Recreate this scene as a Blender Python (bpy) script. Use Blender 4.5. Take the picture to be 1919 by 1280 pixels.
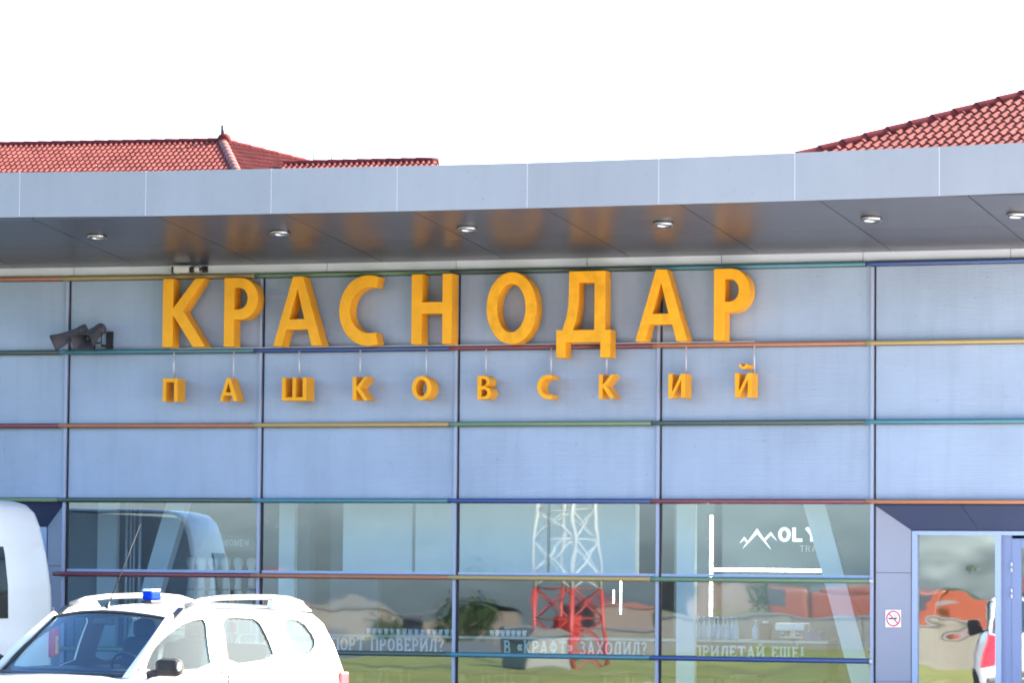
import bpy, bmesh, math, random
from mathutils import Vector, Matrix
random.seed(7)
for o in list(bpy.data.objects): bpy.data.objects.remove(o)
sc = bpy.context.scene
COL = sc.collection
V = Vector

# ------------------------------------------------------------------ camera
PITCH, ROLL = 0.064157, 0.0085823
cam = bpy.data.cameras.new('camera'); cam_o = bpy.data.objects.new('camera', cam); COL.objects.link(cam_o)
cam.sensor_width = 36.0; cam.lens = 6800 / 1919 * 36.0; cam.clip_start = 0.5; cam.clip_end = 5000
c_, s_ = math.cos(PITCH), math.sin(PITCH); cr_, sr_ = math.cos(ROLL), math.sin(ROLL)
ax = V((1, 0, 0)); av = V((0, -s_, c_))
right = ax * cr_ + av * sr_; up = av * cr_ - ax * sr_; back = V((0, -c_, -s_))
cam_o.matrix_world = Matrix(((right.x, up.x, back.x, 0), (right.y, up.y, back.y, 0), (right.z, up.z, back.z, 1.9), (0, 0, 0, 1)))
sc.camera = cam_o

# ------------------------------------------------------------------ light
SUN_EL, SUN_AZ = math.radians(30), math.radians(64)      # azimuth from +Y towards +X
world = bpy.data.worlds.new('World'); sc.world = world; world.use_nodes = True
wn = world.node_tree; wn.nodes.clear()
sky = wn.nodes.new('ShaderNodeTexSky'); sky.sky_type = 'NISHITA'; sky.sun_disc = False
sky.sun_elevation = SUN_EL; sky.sun_rotation = SUN_AZ; sky.air_density = 1.0; sky.dust_density = 2.6; sky.ozone_density = 3.5
bg = wn.nodes.new('ShaderNodeBackground'); bg.inputs['Strength'].default_value = 0.12
wo = wn.nodes.new('ShaderNodeOutputWorld')
wn.links.new(sky.outputs[0], bg.inputs['Color']); wn.links.new(bg.outputs[0], wo.inputs['Surface'])
sun = bpy.data.lights.new('sun', 'SUN'); sun.energy = 5.0; sun.angle = math.radians(0.5); sun.color = (1.0, 0.88, 0.72)
sun_o = bpy.data.objects.new('sun', sun); COL.objects.link(sun_o)
sd = V((math.sin(SUN_AZ) * math.cos(SUN_EL), math.cos(SUN_AZ) * math.cos(SUN_EL), math.sin(SUN_EL)))
sun_o.rotation_euler = sd.to_track_quat('Z', 'Y').to_euler(); sun_o.location = sd * 80
sc.view_settings.view_transform = 'Standard'; sc.view_settings.look = 'None'
sc.view_settings.gamma = 1.0; sc.view_settings.exposure = 2.66; sc.view_settings.use_curve_mapping = False
sc.cycles.max_bounces = 8; sc.cycles.transparent_max_bounces = 16
sc.cycles.filter_width = 1.8

# ------------------------------------------------------------------ materials
M = {}
def mat(name, col, rough=0.5, metal=0.0, spec=0.5, var=0.0, vscale=3.0, bump=0.0, bscale=40.0, coat=0.0, emit=None, estr=0.0, stretch=None, rnd=0.0, streak=0.0):
    m = bpy.data.materials.new(name); m.use_nodes = True; nt = m.node_tree; b = nt.nodes['Principled BSDF']
    b.inputs['Base Color'].default_value = (*col, 1); b.inputs['Roughness'].default_value = rough
    b.inputs['Metallic'].default_value = metal; b.inputs['Specular IOR Level'].default_value = spec
    b.inputs['Coat Weight'].default_value = coat; b.inputs['Coat Roughness'].default_value = 0.05
    if emit: b.inputs['Emission Color'].default_value = (*emit, 1); b.inputs['Emission Strength'].default_value = estr
    if var or bump:
        tc = nt.nodes.new('ShaderNodeNewGeometry'); mp = nt.nodes.new('ShaderNodeMapping')
        nt.links.new(tc.outputs['Position'], mp.inputs['Vector'])
        if stretch: mp.inputs['Scale'].default_value = stretch
    if var:
        n = nt.nodes.new('ShaderNodeTexNoise'); n.inputs['Scale'].default_value = vscale; n.inputs['Detail'].default_value = 6
        n.inputs['Roughness'].default_value = 0.6
        nt.links.new(mp.outputs[0], n.inputs['Vector'])
        r = nt.nodes.new('ShaderNodeMapRange'); r.inputs[1].default_value = 0.3; r.inputs[2].default_value = 0.7
        r.inputs[3].default_value = 1 - var; r.inputs[4].default_value = 1 + var
        nt.links.new(n.outputs[0], r.inputs[0])
        mx = nt.nodes.new('ShaderNodeVectorMath'); mx.operation = 'SCALE'; mx.inputs[0].default_value = col
        f = r.outputs[0]
        def times(f, g):
            q = nt.nodes.new('ShaderNodeMath'); q.operation = 'MULTIPLY'; nt.links.new(f, q.inputs[0]); nt.links.new(g, q.inputs[1]); return q.outputs[0]
        def ranged(src, lo, hi, a=0.0, bb=1.0):
            q = nt.nodes.new('ShaderNodeMapRange'); q.inputs[1].default_value = a; q.inputs[2].default_value = bb; q.inputs[3].default_value = lo; q.inputs[4].default_value = hi; nt.links.new(src, q.inputs[0]); return q.outputs[0]
        if rnd: f = times(f, ranged(nt.nodes.new('ShaderNodeObjectInfo').outputs['Random'], 1 - rnd, 1 + rnd))
        if streak:                                                    # rain streaks: noise drawn out along the height
            ms = nt.nodes.new('ShaderNodeMapping'); ms.inputs['Scale'].default_value = (9, 9, 0.7); nt.links.new(tc.outputs['Position'], ms.inputs['Vector'])
            ns = nt.nodes.new('ShaderNodeTexNoise'); ns.inputs['Scale'].default_value = 1.0; ns.inputs['Detail'].default_value = 5; nt.links.new(ms.outputs[0], ns.inputs['Vector'])
            f = times(f, ranged(ns.outputs[0], 1 - streak, 1.0, 0.36, 0.52))
            nd = nt.nodes.new('ShaderNodeTexNoise'); nd.inputs['Scale'].default_value = 23.0; nd.inputs['Detail'].default_value = 1; nt.links.new(tc.outputs['Position'], nd.inputs['Vector'])
            f = times(f, ranged(nd.outputs[0], 1.0, 0.80, 0.74, 0.78))
        nt.links.new(f, mx.inputs['Scale']); nt.links.new(mx.outputs[0], b.inputs['Base Color'])
    if bump:
        n2 = nt.nodes.new('ShaderNodeTexNoise'); n2.inputs['Scale'].default_value = bscale; n2.inputs['Detail'].default_value = 3
        nt.links.new(mp.outputs[0], n2.inputs['Vector'])
        bp = nt.nodes.new('ShaderNodeBump'); bp.inputs['Strength'].default_value = 1; bp.inputs['Distance'].default_value = bump
        nt.links.new(n2.outputs[0], bp.inputs['Height']); nt.links.new(bp.outputs[0], b.inputs['Normal'])
    M[name] = m; return m

def corrugated(name, col):
    m = mat(name, col, 0.5, 0.0, 0.5, var=0.09, vscale=0.9, rnd=0.03, streak=0.05)
    nt = m.node_tree; b = nt.nodes['Principled BSDF']
    g = nt.nodes.new('ShaderNodeNewGeometry'); sp = nt.nodes.new('ShaderNodeSeparateXYZ'); nt.links.new(g.outputs['Position'], sp.inputs[0])
    mu = nt.nodes.new('ShaderNodeMath'); mu.operation = 'MULTIPLY'; mu.inputs[1].default_value = 2 * math.pi / 0.0275
    nt.links.new(sp.outputs['Z'], mu.inputs[0]); si = nt.nodes.new('ShaderNodeMath'); si.operation = 'SINE'; nt.links.new(mu.outputs[0], si.inputs[0])
    nz = nt.nodes.new('ShaderNodeTexNoise'); nz.inputs['Scale'].default_value = 1.6; nz.inputs['Detail'].default_value = 2
    nt.links.new(g.outputs['Position'], nz.inputs['Vector'])
    mm = nt.nodes.new('ShaderNodeMath'); mm.operation = 'MULTIPLY'; nt.links.new(si.outputs[0], mm.inputs[0]); nt.links.new(nz.outputs[0], mm.inputs[1])
    bp = nt.nodes.new('ShaderNodeBump'); bp.inputs['Strength'].default_value = 1.0; bp.inputs['Distance'].default_value = 0.0010
    nt.links.new(mm.outputs[0], bp.inputs['Height']); nt.links.new(bp.outputs[0], b.inputs['Normal'])
    return m

def glass(name, tint, refl, rcol, wave=0.0, wscale=0.8, rough=0.0, fres=0.25):
    m = bpy.data.materials.new(name); m.use_nodes = True; nt = m.node_tree; nt.nodes.clear()
    out = nt.nodes.new('ShaderNodeOutputMaterial'); tr = nt.nodes.new('ShaderNodeBsdfTransparent'); tr.inputs[0].default_value = (*tint, 1)
    gl = nt.nodes.new('ShaderNodeBsdfGlossy'); gl.inputs[0].default_value = (*rcol, 1); gl.inputs['Roughness'].default_value = rough
    lw = nt.nodes.new('ShaderNodeFresnel'); lw.inputs['IOR'].default_value = 1.5
    gb = nt.nodes.new('ShaderNodeNewGeometry'); ir = nt.nodes.new('ShaderNodeMapRange'); ir.inputs[3].default_value = 1.5; ir.inputs[4].default_value = 1 / 1.5
    nt.links.new(gb.outputs['Backfacing'], ir.inputs[0]); nt.links.new(ir.outputs[0], lw.inputs['IOR'])          # a single sheet reflects alike from both sides
    ma = nt.nodes.new('ShaderNodeMath'); ma.operation = 'MULTIPLY_ADD'; ma.inputs[1].default_value = 1 - refl; ma.inputs[2].default_value = refl; ma.use_clamp = True
    nt.links.new(lw.outputs[0], ma.inputs[0])
    mix = nt.nodes.new('ShaderNodeMixShader'); nt.links.new(ma.outputs[0], mix.inputs[0])
    nt.links.new(tr.outputs[0], mix.inputs[1]); nt.links.new(gl.outputs[0], mix.inputs[2]); nt.links.new(mix.outputs[0], out.inputs[0])
    if wave:
        g = nt.nodes.new('ShaderNodeNewGeometry'); mp = nt.nodes.new('ShaderNodeMapping'); mp.inputs['Scale'].default_value = (1.0, 1.0, 1.5)
        nt.links.new(g.outputs['Position'], mp.inputs['Vector'])
        n = nt.nodes.new('ShaderNodeTexNoise'); n.inputs['Scale'].default_value = wscale; n.inputs['Detail'].default_value = 1.5
        nt.links.new(mp.outputs[0], n.inputs['Vector'])
        bp = nt.nodes.new('ShaderNodeBump'); bp.inputs['Strength'].default_value = 1; bp.inputs['Distance'].default_value = wave
        nt.links.new(n.outputs[0], bp.inputs['Height']); nt.links.new(bp.outputs[0], gl.inputs['Normal'])
    M[name] = m; return m

corrugated('panel', (0.325, 0.385, 0.50))
mat('fascia', (0.30, 0.305, 0.33), 0.42, 0.0, 0.5, var=0.07, vscale=0.7, rnd=0.025, streak=0.025)
mat('joint', (0.55, 0.54, 0.58), 0.6)
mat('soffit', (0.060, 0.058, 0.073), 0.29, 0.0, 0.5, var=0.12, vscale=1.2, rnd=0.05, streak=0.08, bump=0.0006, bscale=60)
mat('frieze', (0.70, 0.73, 0.84), 0.5, var=0.04, vscale=2)
mat('mullion', (0.34, 0.37, 0.49), 0.4)
mat('gasket', (0.015, 0.015, 0.025), 0.6)
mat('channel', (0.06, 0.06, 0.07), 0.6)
mat('letter_yellow', (0.93, 0.395, 0.013), 0.45, 0.0, 0.2, var=0.09, vscale=3, streak=0.05)
mat('letter_worn', (0.93, 0.395, 0.013), 0.45, 0.0, 0.2, var=0.16, vscale=7)
mat('steel', (0.62, 0.62, 0.70), 0.35, 0.3)
RC = {'crimson': (0.22, 0.035, 0.05), 'orange': (0.42, 0.13, 0.04), 'yellow': (0.44, 0.28, 0.06), 'green': (0.13, 0.24, 0.12),
      'dark_green': (0.05, 0.10, 0.08), 'teal': (0.03, 0.20, 0.26), 'blue': (0.015, 0.06, 0.24)}
for k, v in RC.items(): g = sum(v) / 3; v = tuple(.8 * c + .2 * g for c in v); mat('rail_' + k, v, 0.3, 0.0, 0.6)
glass('shop_glass', (0.76, 0.90, 0.94), 0.27, (0.74, 0.87, 0.97), wave=0.0015, wscale=1.0, rough=0.016)
glass('door_glass', (0.55, 0.66, 0.68), 0.5, (0.85, 0.92, 0.95), wave=0.005, wscale=1.1, rough=0.016)
glass('car_glass', (0.74, 0.88, 0.93), 0.07, (0.55, 0.78, 1.0), wave=0.0)
glass('side_glass', (0.66, 0.80, 0.76), 0.01, (0.42, 0.50, 0.52), wave=0.0)
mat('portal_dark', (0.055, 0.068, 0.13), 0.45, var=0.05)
mat('portal_panel', (0.27, 0.29, 0.37), 0.45, var=0.04, vscale=1.2)
mat('door_frame', (0.36, 0.44, 0.62), 0.4)
mat('door_blue', (0.20, 0.25, 0.42), 0.4)
mat('inside_white', (0.84, 0.87, 0.89), 0.7, var=0.03)
mat('inside_mid', (0.20, 0.25, 0.29), 0.7, var=0.04)
mat('inside_dark', (0.10, 0.13, 0.15), 0.7, var=0.05)
mat('inside_floor', (0.09, 0.085, 0.08), 0.4)
mat('poster_pink', (0.42, 0.34, 0.38), 0.7, var=0.06)
mat('tube_light', (1, 1, 0.9), 0.4, emit=(1.0, 0.98, 0.86), estr=6.0)
mat('sign_white', (0.85, 0.85, 0.86), 0.5, emit=(0.9, 0.93, 1.0), estr=0.25)
mat('sign_grey', (0.5, 0.52, 0.54), 0.5)
mat('bar_green', (0.025, 0.045, 0.02), 0.5, var=0.08)
mat('bar_top', (0.45, 0.55, 0.5), 0.3)
mat('bar_text', (0.86, 0.88, 0.84), 0.6)
mat('wood', (0.22, 0.13, 0.06), 0.5, var=0.15, vscale=8, stretch=(6, 6, 1))
mat('cup_glass', (0.75, 0.85, 0.9), 0.1)
mat('bottle_blue', (0.35, 0.5, 0.65), 0.1)
mat('fabric_white', (0.86, 0.83, 0.79), 0.8, var=0.05, vscale=10)
mat('chrome', (0.40, 0.40, 0.43), 0.2, 1.0)
mat('lamp_dark', (0.05, 0.05, 0.06), 0.4)
mat('speaker_grey', (0.085, 0.075, 0.09), 0.5, var=0.1, vscale=12)
mat('camera_white', (0.7, 0.68, 0.66), 0.4)
mat('dark_plastic', (0.02, 0.02, 0.024), 0.45)
mat('sign_plate', (0.85, 0.85, 0.87), 0.4)
mat('sign_red', (0.62, 0.03, 0.06), 0.4)
mat('sign_black', (0.02, 0.02, 0.03), 0.5)
mat('tile_red', (0.155, 0.041, 0.035), 0.7, 0.0, 0.06, rnd=0.16, streak=0.1, var=0.2, vscale=1.2, bump=0.002, bscale=60)
mat('tile_ridge', (0.13, 0.024, 0.024), 0.7, 0.0, 0.06, rnd=0.12, var=0.12, vscale=3)
mat('tile_hip', (0.22, 0.09, 0.075), 0.6, 0.0, 0.25, var=0.12, vscale=5)
mat('render_wall', (0.60, 0.55, 0.45), 0.8, var=0.06)
mat('asphalt', (0.06, 0.06, 0.06), 0.85, var=0.25, vscale=1.5, bump=0.004, bscale=80)
mat('paving', (0.32, 0.31, 0.29), 0.8, var=0.12, vscale=2.5)
mat('bounce_slab', (0.50, 0.485, 0.46), 0.8, var=0.12, vscale=0.8)
mat('kerb', (0.40, 0.39, 0.37), 0.8, var=0.1)
mat('lawn', (0.125, 0.128, 0.012), 0.9, var=0.45, vscale=0.25, bump=0.02, bscale=12)
mat('dry_field', (0.24, 0.17, 0.07), 0.9, var=0.3, vscale=0.12)
mat('leaf', (0.045, 0.075, 0.022), 0.7, var=0.4, vscale=2)
mat('bark', (0.09, 0.06, 0.04), 0.9)
mat('car_white', (0.66, 0.66, 0.67), 0.3, 0.0, 0.5, coat=1.0, var=0.012, vscale=2)
mat('van_white', (0.90, 0.88, 0.83), 0.3, coat=1.0, var=0.02, vscale=2)
mat('rail_alu', (0.36, 0.33, 0.29), 0.4, 0.1)
mat('rubber', (0.02, 0.02, 0.02), 0.8)
mat('trim_black', (0.022, 0.022, 0.026), 0.45)
mat('cabin_grey', (0.085, 0.09, 0.10), 0.8)
mat('seat_cloth', (0.035, 0.05, 0.075), 0.9)
mat('beacon_blue', (0.0, 0.03, 0.42), 0.7, 0.0, 0.08)
mat('beacon_clear', (0.6, 0.72, 0.85), 0.15)
mat('lamp_red', (0.65, 0.02, 0.04), 0.2, coat=0.6)
mat('lamp_amber', (0.85, 0.42, 0.10), 0.2, coat=0.6)
mat('lamp_clear', (0.75, 0.78, 0.82), 0.15, coat=0.6)
mat('van_glass', (0.018, 0.016, 0.018), 0.12, coat=0.4)
mat('mast_red', (0.27, 0.022, 0.018), 0.5)
mat('mast_white', (0.30, 0.29, 0.27), 0.5)
mat('concrete', (0.085, 0.08, 0.072), 0.85, var=0.15, vscale=1.5)
mat('shed_white', (0.13, 0.125, 0.11), 0.6, var=0.05)
mat('beige', (0.075, 0.058, 0.045), 0.8, var=0.08)
mat('orange_paint', (0.125, 0.022, 0.007), 0.35, coat=0.5)
mat('town_a', (0.10, 0.075, 0.065), 0.8, var=0.1); mat('town_b', (0.12, 0.105, 0.09), 0.8, var=0.1); mat('town_c', (0.10, 0.035, 0.03), 0.8, var=0.1)
mat('window_dark', (0.03, 0.035, 0.045), 0.15)

# ------------------------------------------------------------------ building helpers
class MB:
    def __init__(self): self.v = []; self.f = []; self.m = []; self.sm = []
    def add(self, vs, fs, mi=0, smooth=False):
        n = len(self.v); self.v += [V(p) for p in vs]
        for f in fs: self.f.append([n + i for i in f]); self.m.append(mi); self.sm.append(smooth)
        return self
    def hexa(self, p, mi=0):
        return self.add(p, [(0, 3, 2, 1), (4, 5, 6, 7), (0, 1, 5, 4), (1, 2, 6, 5), (2, 3, 7, 6), (3, 0, 4, 7)], mi)
    def box(self, c, s, mi=0, R=None):
        hx, hy, hz = s[0] / 2, s[1] / 2, s[2] / 2
        pts = [V(p) for p in ((-hx, -hy, -hz), (hx, -hy, -hz), (hx, hy, -hz), (-hx, hy, -hz), (-hx, -hy, hz), (hx, -hy, hz), (hx, hy, hz), (-hx, hy, hz))]
        if R is not None: pts = [R @ p for p in pts]
        return self.hexa([p + V(c) for p in pts], mi)
    def cyl(self, a, b, r0, r1=None, n=12, mi=0, caps=True, smooth=True):
        a, b = V(a), V(b); r1 = r0 if r1 is None else r1; d = (b - a).normalized(); x = d.orthogonal().normalized(); y = d.cross(x)
        vs = [a + (x * math.cos(t) + y * math.sin(t)) * r0 for t in [2 * math.pi * i / n for i in range(n)]]
        vs += [b + (x * math.cos(t) + y * math.sin(t)) * r1 for t in [2 * math.pi * i / n for i in range(n)]]
        self.add(vs, [(i, (i + 1) % n, n + (i + 1) % n, n + i) for i in range(n)], mi, smooth)
        if caps:
            k = len(self.v) - 2 * n
            self.f += [[k + i for i in range(n)][::-1], [k + n + i for i in range(n)]]; self.m += [mi, mi]; self.sm += [False, False]
        return self
    def tube(self, pts, r, n=8, mi=0, caps=True):
        pts = [V(p) for p in pts]; rs = r if isinstance(r, (list, tuple)) else [r] * len(pts); vs = []; x = None
        for i, p in enumerate(pts):
            d = (pts[min(i + 1, len(pts) - 1)] - pts[max(i - 1, 0)]).normalized()
            if x is None: x = d.orthogonal().normalized()
            x = (x - d * x.dot(d)).normalized(); y = d.cross(x)
            vs += [p + (x * math.cos(2 * math.pi * k / n) + y * math.sin(2 * math.pi * k / n)) * rs[i] for k in range(n)]
        fs = [(i * n + k, i * n + (k + 1) % n, (i + 1) * n + (k + 1) % n, (i + 1) * n + k) for i in range(len(pts) - 1) for k in range(n)]
        self.add(vs, fs, mi, True)
        if caps:
            k = len(self.v) - len(vs); e = k + (len(pts) - 1) * n
            self.f += [[k + i for i in range(n)][::-1], [e + i for i in range(n)]]; self.m += [mi, mi]; self.sm += [False, False]
        return self
    def lathe(self, prof, o=(0, 0, 0), d=(0, 0, 1), n=20, mi=0, sx=1.0):
        o, d = V(o), V(d).normalized(); x = d.orthogonal().normalized()
        if abs(d.z) > 0.99: x = V((1, 0, 0))
        y = d.cross(x); vs = []
        for r, h in prof: vs += [o + d * h + (x * math.cos(2 * math.pi * k / n) * sx + y * math.sin(2 * math.pi * k / n)) * r for k in range(n)]
        self.add(vs, [(i * n + k, i * n + (k + 1) % n, (i + 1) * n + (k + 1) % n, (i + 1) * n + k) for i in range(len(prof) - 1) for k in range(n)], mi, True)
        return self
    def ball(self, c, r, n=12, mi=0, s=(1, 1, 1)):
        c = V(c); vs = []; fs = []; h = n // 2
        for i in range(h + 1):
            t = math.pi * i / h
            for k in range(n):
                p = 2 * math.pi * k / n; vs.append(c + V((r * s[0] * math.sin(t) * math.cos(p), r * s[1] * math.sin(t) * math.sin(p), r * s[2] * math.cos(t))))
        fs = [(i * n + k, (i + 1) * n + k, (i + 1) * n + (k + 1) % n, i * n + (k + 1) % n) for i in range(h) for k in range(n)]
        return self.add(vs, fs, mi, True)
    def grid(self, rows, mi=0, smooth=True, close=False):
        n = len(rows[0]); vs = [p for r in rows for p in r]; e = n if close else n - 1
        fs = [(i * n + k, i * n + (k + 1) % n, (i + 1) * n + (k + 1) % n, (i + 1) * n + k) for i in range(len(rows) - 1) for k in range(e)]
        return self.add(vs, fs, mi, smooth)
    def mesh(self, name, mats, fix=True, merge=False):
        me = bpy.data.meshes.new(name); me.from_pydata(self.v, [], self.f)
        for i, p in enumerate(me.polygons): p.material_index = self.m[i]; p.use_smooth = self.sm[i]
        for k in (mats if isinstance(mats, (list, tuple)) else [mats]): me.materials.append(M[k])
        bm = bmesh.new(); bm.from_mesh(me)
        if merge: bmesh.ops.remove_doubles(bm, verts=bm.verts, dist=1e-5)
        if fix: bmesh.ops.recalc_face_normals(bm, faces=bm.faces)
        bm.to_mesh(me); bm.free(); me.update(); return me
    def build(self, name, mats, parent=None, fix=True, merge=False, bevel=0.0):
        o = bpy.data.objects.new(name, self.mesh(name, mats, fix, merge)); link(o, parent)
        if bevel:
            b = o.modifiers.new('bevel', 'BEVEL'); b.width = bevel; b.segments = 2; b.limit_method = 'ANGLE'; b.angle_limit = math.radians(40)
        return o
def link(o, parent=None):
    COL.objects.link(o)
    if parent is not None:
        o.parent = parent
        if parent.get('world_space'): o.matrix_parent_inverse = Matrix.Translation(-parent.location)
    return o
def tag(o, label=None, cat=None, group=None, kind=None):
    for k, v in (('label', label), ('category', cat), ('group', group), ('kind', kind)):
        if v: o[k] = v
    return o
def empty(name, loc=(0, 0, 0), rz=0.0, world_space=False):
    o = bpy.data.objects.new(name, None); o.empty_display_size = 0.2; o.location = loc; o.rotation_euler = (0, 0, rz); COL.objects.link(o)
    if world_space: o['world_space'] = 1
    return o
def copy_tree(o, parent=None):
    c = o.copy(); COL.objects.link(c); c.parent = parent
    if parent is not None: c.matrix_parent_inverse = o.matrix_parent_inverse.copy()
    for ch in list(o.children): copy_tree(ch, c)
    return c
def arc(cx, cy, rx, ry, a0, a1, n=14):
    return [(cx + rx * math.cos(math.radians(a0 + (a1 - a0) * i / n)), cy + ry * math.sin(math.radians(a0 + (a1 - a0) * i / n))) for i in range(n + 1)]
def curve_mesh(name, contours, depth, bevel=0.0, flat=False):
    """filled 2D outline (holes allowed) extruded; x stays x, y becomes z, depth runs along +y"""
    cu = bpy.data.curves.new(name, 'CURVE'); cu.dimensions = '2D'; cu.fill_mode = 'BOTH'
    cu.extrude = max(depth / 2 - bevel, 0.0001); cu.bevel_depth = bevel; cu.offset = -bevel; cu.bevel_resolution = 1
    for c in contours:
        s = cu.splines.new('POLY'); s.points.add(len(c) - 1)
        for i, p in enumerate(c): s.points[i].co = (p[0], p[1], 0, 1)
        s.use_cyclic_u = True
    ob = bpy.data.objects.new('tmp', cu); COL.objects.link(ob)
    dg = bpy.context.evaluated_depsgraph_get(); me = bpy.data.meshes.new_from_object(ob.evaluated_get(dg))
    bpy.data.objects.remove(ob); bpy.data.curves.remove(cu); me.name = name
    for v in me.vertices: v.co = (v.co.x, v.co.z + depth / 2, v.co.y)
    bm = bmesh.new(); bm.from_mesh(me); bmesh.ops.remove_doubles(bm, verts=bm.verts, dist=1e-5); bmesh.ops.recalc_face_normals(bm, faces=bm.faces); bm.to_mesh(me); bm.free()
    for p in me.polygons: p.use_smooth = False
    return me

# ------------------------------------------------------------------ wall geometry: a shallow curve of flat bays
NODES = [V(p) for p in ((-8.6918, 44.9093), (-5.3928, 44.0868), (-2.9840, 43.4130), (-0.6288, 42.6332), (1.7189, 41.8518), (4.1046, 41.0165), (7.2996, 39.8536))]
ARCL = [-3.4, 0.0, 2.5012, 4.9821, 7.4565, 9.9842, 13.3842]
SEG = [(NODES[i + 1] - NODES[i]).normalized() for i in range(6)]
NRM = [V((d.y, -d.x)) for d in SEG]
def onode(i, D):
    if i == 0: return NODES[0] + NRM[0] * D
    if i == 6: return NODES[6] + NRM[5] * D
    m = (NRM[i - 1] + NRM[i]).normalized(); return NODES[i] + m * (D / m.dot(NRM[i]))
def seg(u):
    for i in range(5):
        if u < ARCL[i + 1]: return i
    return 5
def wp(u, z, D=0.0):
    i = seg(u); a, b = onode(i, D), onode(i + 1, D); t = (u - ARCL[i]) / (ARCL[i + 1] - ARCL[i]); p = a + (b - a) * t
    return V((p.x, p.y, z))
def wrot(u): d = SEG[seg(u)]; return math.atan2(d.y, d.x)
def wbox(mb, u0, u1, z0, z1, D0, D1, mi=0):
    return mb.hexa([wp(u0, z0, D0), wp(u1, z0, D0), wp(u1, z0, D1), wp(u0, z0, D1), wp(u0, z1, D0), wp(u1, z1, D0), wp(u1, z1, D1), wp(u0, z1, D1)], mi)
def wspan(mb, u0, u1, z0, z1, D0, D1, mi=0):
    us = [u0] + [a for a in ARCL if u0 + 1e-4 < a < u1 - 1e-4] + [u1]
    for a, b in zip(us, us[1:]): wbox(mb, a + 1e-5, b - 1e-5, z0, z1, D0, D1, mi)
    return mb

# ------------------------------------------------------------------ ground
def sheet(name, pts, z, m, kind='structure', thick=0.0):
    mb = MB(); n = len(pts); mb.add([(p[0], p[1], z) for p in pts], [list(range(n))])
    if thick:
        mb.add([(p[0], p[1], z - thick) for p in pts], [])
        k = n
        for i in range(n): mb.f.append([i, (i + 1) % n, k + (i + 1) % n, k + i]); mb.m.append(0); mb.sm.append(False)
    return tag(mb.build(name, m), kind=kind)
MB().grid([[V((x, y, 0 if y > -30 else -0.012 * (-30 - y))) for x in (-900, -300, -100, -40, 0, 60, 400)] for y in (-1200, -500, -250, -120, -60, -30, 0, 60, 300, 900)], smooth=False).build('ground', 'asphalt')
tag(bpy.data.objects['ground'], kind='structure')
mb = MB()
for i in range(16):
    for j in range(10):
        x0, y0 = -33 + i * 4.6, -7 + j * 4.9
        if (x0 + 10.6) * 0.86 + (y0 - 32.7) * 0.51 < 0.1: continue
        mb.add([(x0, y0, .004), (x0 + 4.57, y0, .004), (x0 + 4.57, y0 + 4.87, .004), (x0, y0 + 4.87, .004)], [(0, 1, 2, 3)])
tag(mb.build('bounce_forecourt', 'bounce_slab'), kind='structure')  # pale slabs added over the asphalt, out of view, to bounce light up
# the grass field to the left of the road, falling gently away
rows = []
for t in (0, 6, 14, 30, 60, 110, 200, 420, 1000):
    rows.append([V((-10.6 - t * 0.86 - 0 + s * 0.51, 32.7 - t * 0.51 - s * 0.86, 0.06 - max(0, t - 40) * 0.0085)) for s in (-400, -70, -20, 0, 10, 20, 34, 50, 90, 180, 400, 900)])
tag(MB().grid(rows, smooth=False).build('lawn', 'lawn'), kind='structure')
mb = MB()
for i in range(40):
    s = -8 + i * 1.02
    p = V((-10.6 + s * 0.51, 32.7 - s * 0.86, 0.0)); mb.box(p + V((0.06, 0.03, 0.03)), (0.14, 1.0, 0.18), R=Matrix.Rotation(math.radians(30.7), 3, 'Z'))
tag(mb.build('kerb', 'kerb'), kind='structure')
rows = []
for t in (75, 88, 104):
    rows.append([V((-10.6 - t * 0.86 + s * 0.51, 32.7 - t * 0.51 - s * 0.86, 0.12 - max(0, t - 40) * 0.0085)) for s in (-60, 0, 40, 110, 260)])
tag(MB().grid(rows, smooth=False).build('dry_field', 'dry_field'), kind='structure')
mb = MB(); pv = [wp(u, 0, 0.02) for u in (-3.4, 0, 2.5, 4.98, 7.45, 9.98, 13.38)]; pf = [wp(u, 0, 1.6) for u in (-3.4, 0, 2.5, 4.98, 7.45, 9.98, 13.38)]
for i in range(6):
    a, b, c, d = pv[i], pv[i + 1], pf[i + 1], pf[i]
    mb.hexa([p + V((0, 0, -0.02)) for p in (a, b, c, d)] + [p + V((0, 0, 0.12)) for p in (a, b, c, d)])
tag(mb.build('pavement', 'paving'), kind='structure')

# ------------------------------------------------------------------ terminal building
T = tag(empty('terminal_building', wp(5, 0, 0), world_space=True), 'blue grey airport terminal with curved eave, coloured rails and shop windows', 'building')
RZ = [5.450, 4.550, 3.655, 2.755, 1.858, 0.955]
MU = [-2.5, 0.0, 2.5012, 4.9821, 7.4565, 9.9842, 12.48]
# corrugated infill panels
for i in range(6):
    for j in range(3):
        mb = MB(); wspan(mb, MU[i] + 0.022, MU[i + 1] - 0.042, RZ[j + 1] + 0.012, RZ[j] - 0.012, -0.06, 0.0)
        mb.build('wall_panel', 'panel', T)
mb = MB(); wspan(mb, -3.39, 13.38, 2.80, 6.0, -0.2, -0.08); mb.build('backing_wall', 'channel', T)
# mullions
for i, u in enumerate(MU):
    zb = 2.765 if i in (0, 6) else 0.15
    mb = MB(); wbox(mb, u - 0.034, u + 0.003, zb, 5.42, -0.05, 0.045); m = mb.build('mullion', 'mullion', T, bevel=0.004)
    mb = MB(); wbox(mb, u + 0.006, u + 0.021, zb, 5.42, -0.05, 0.012); mb.build('gasket', 'gasket', m)
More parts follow.
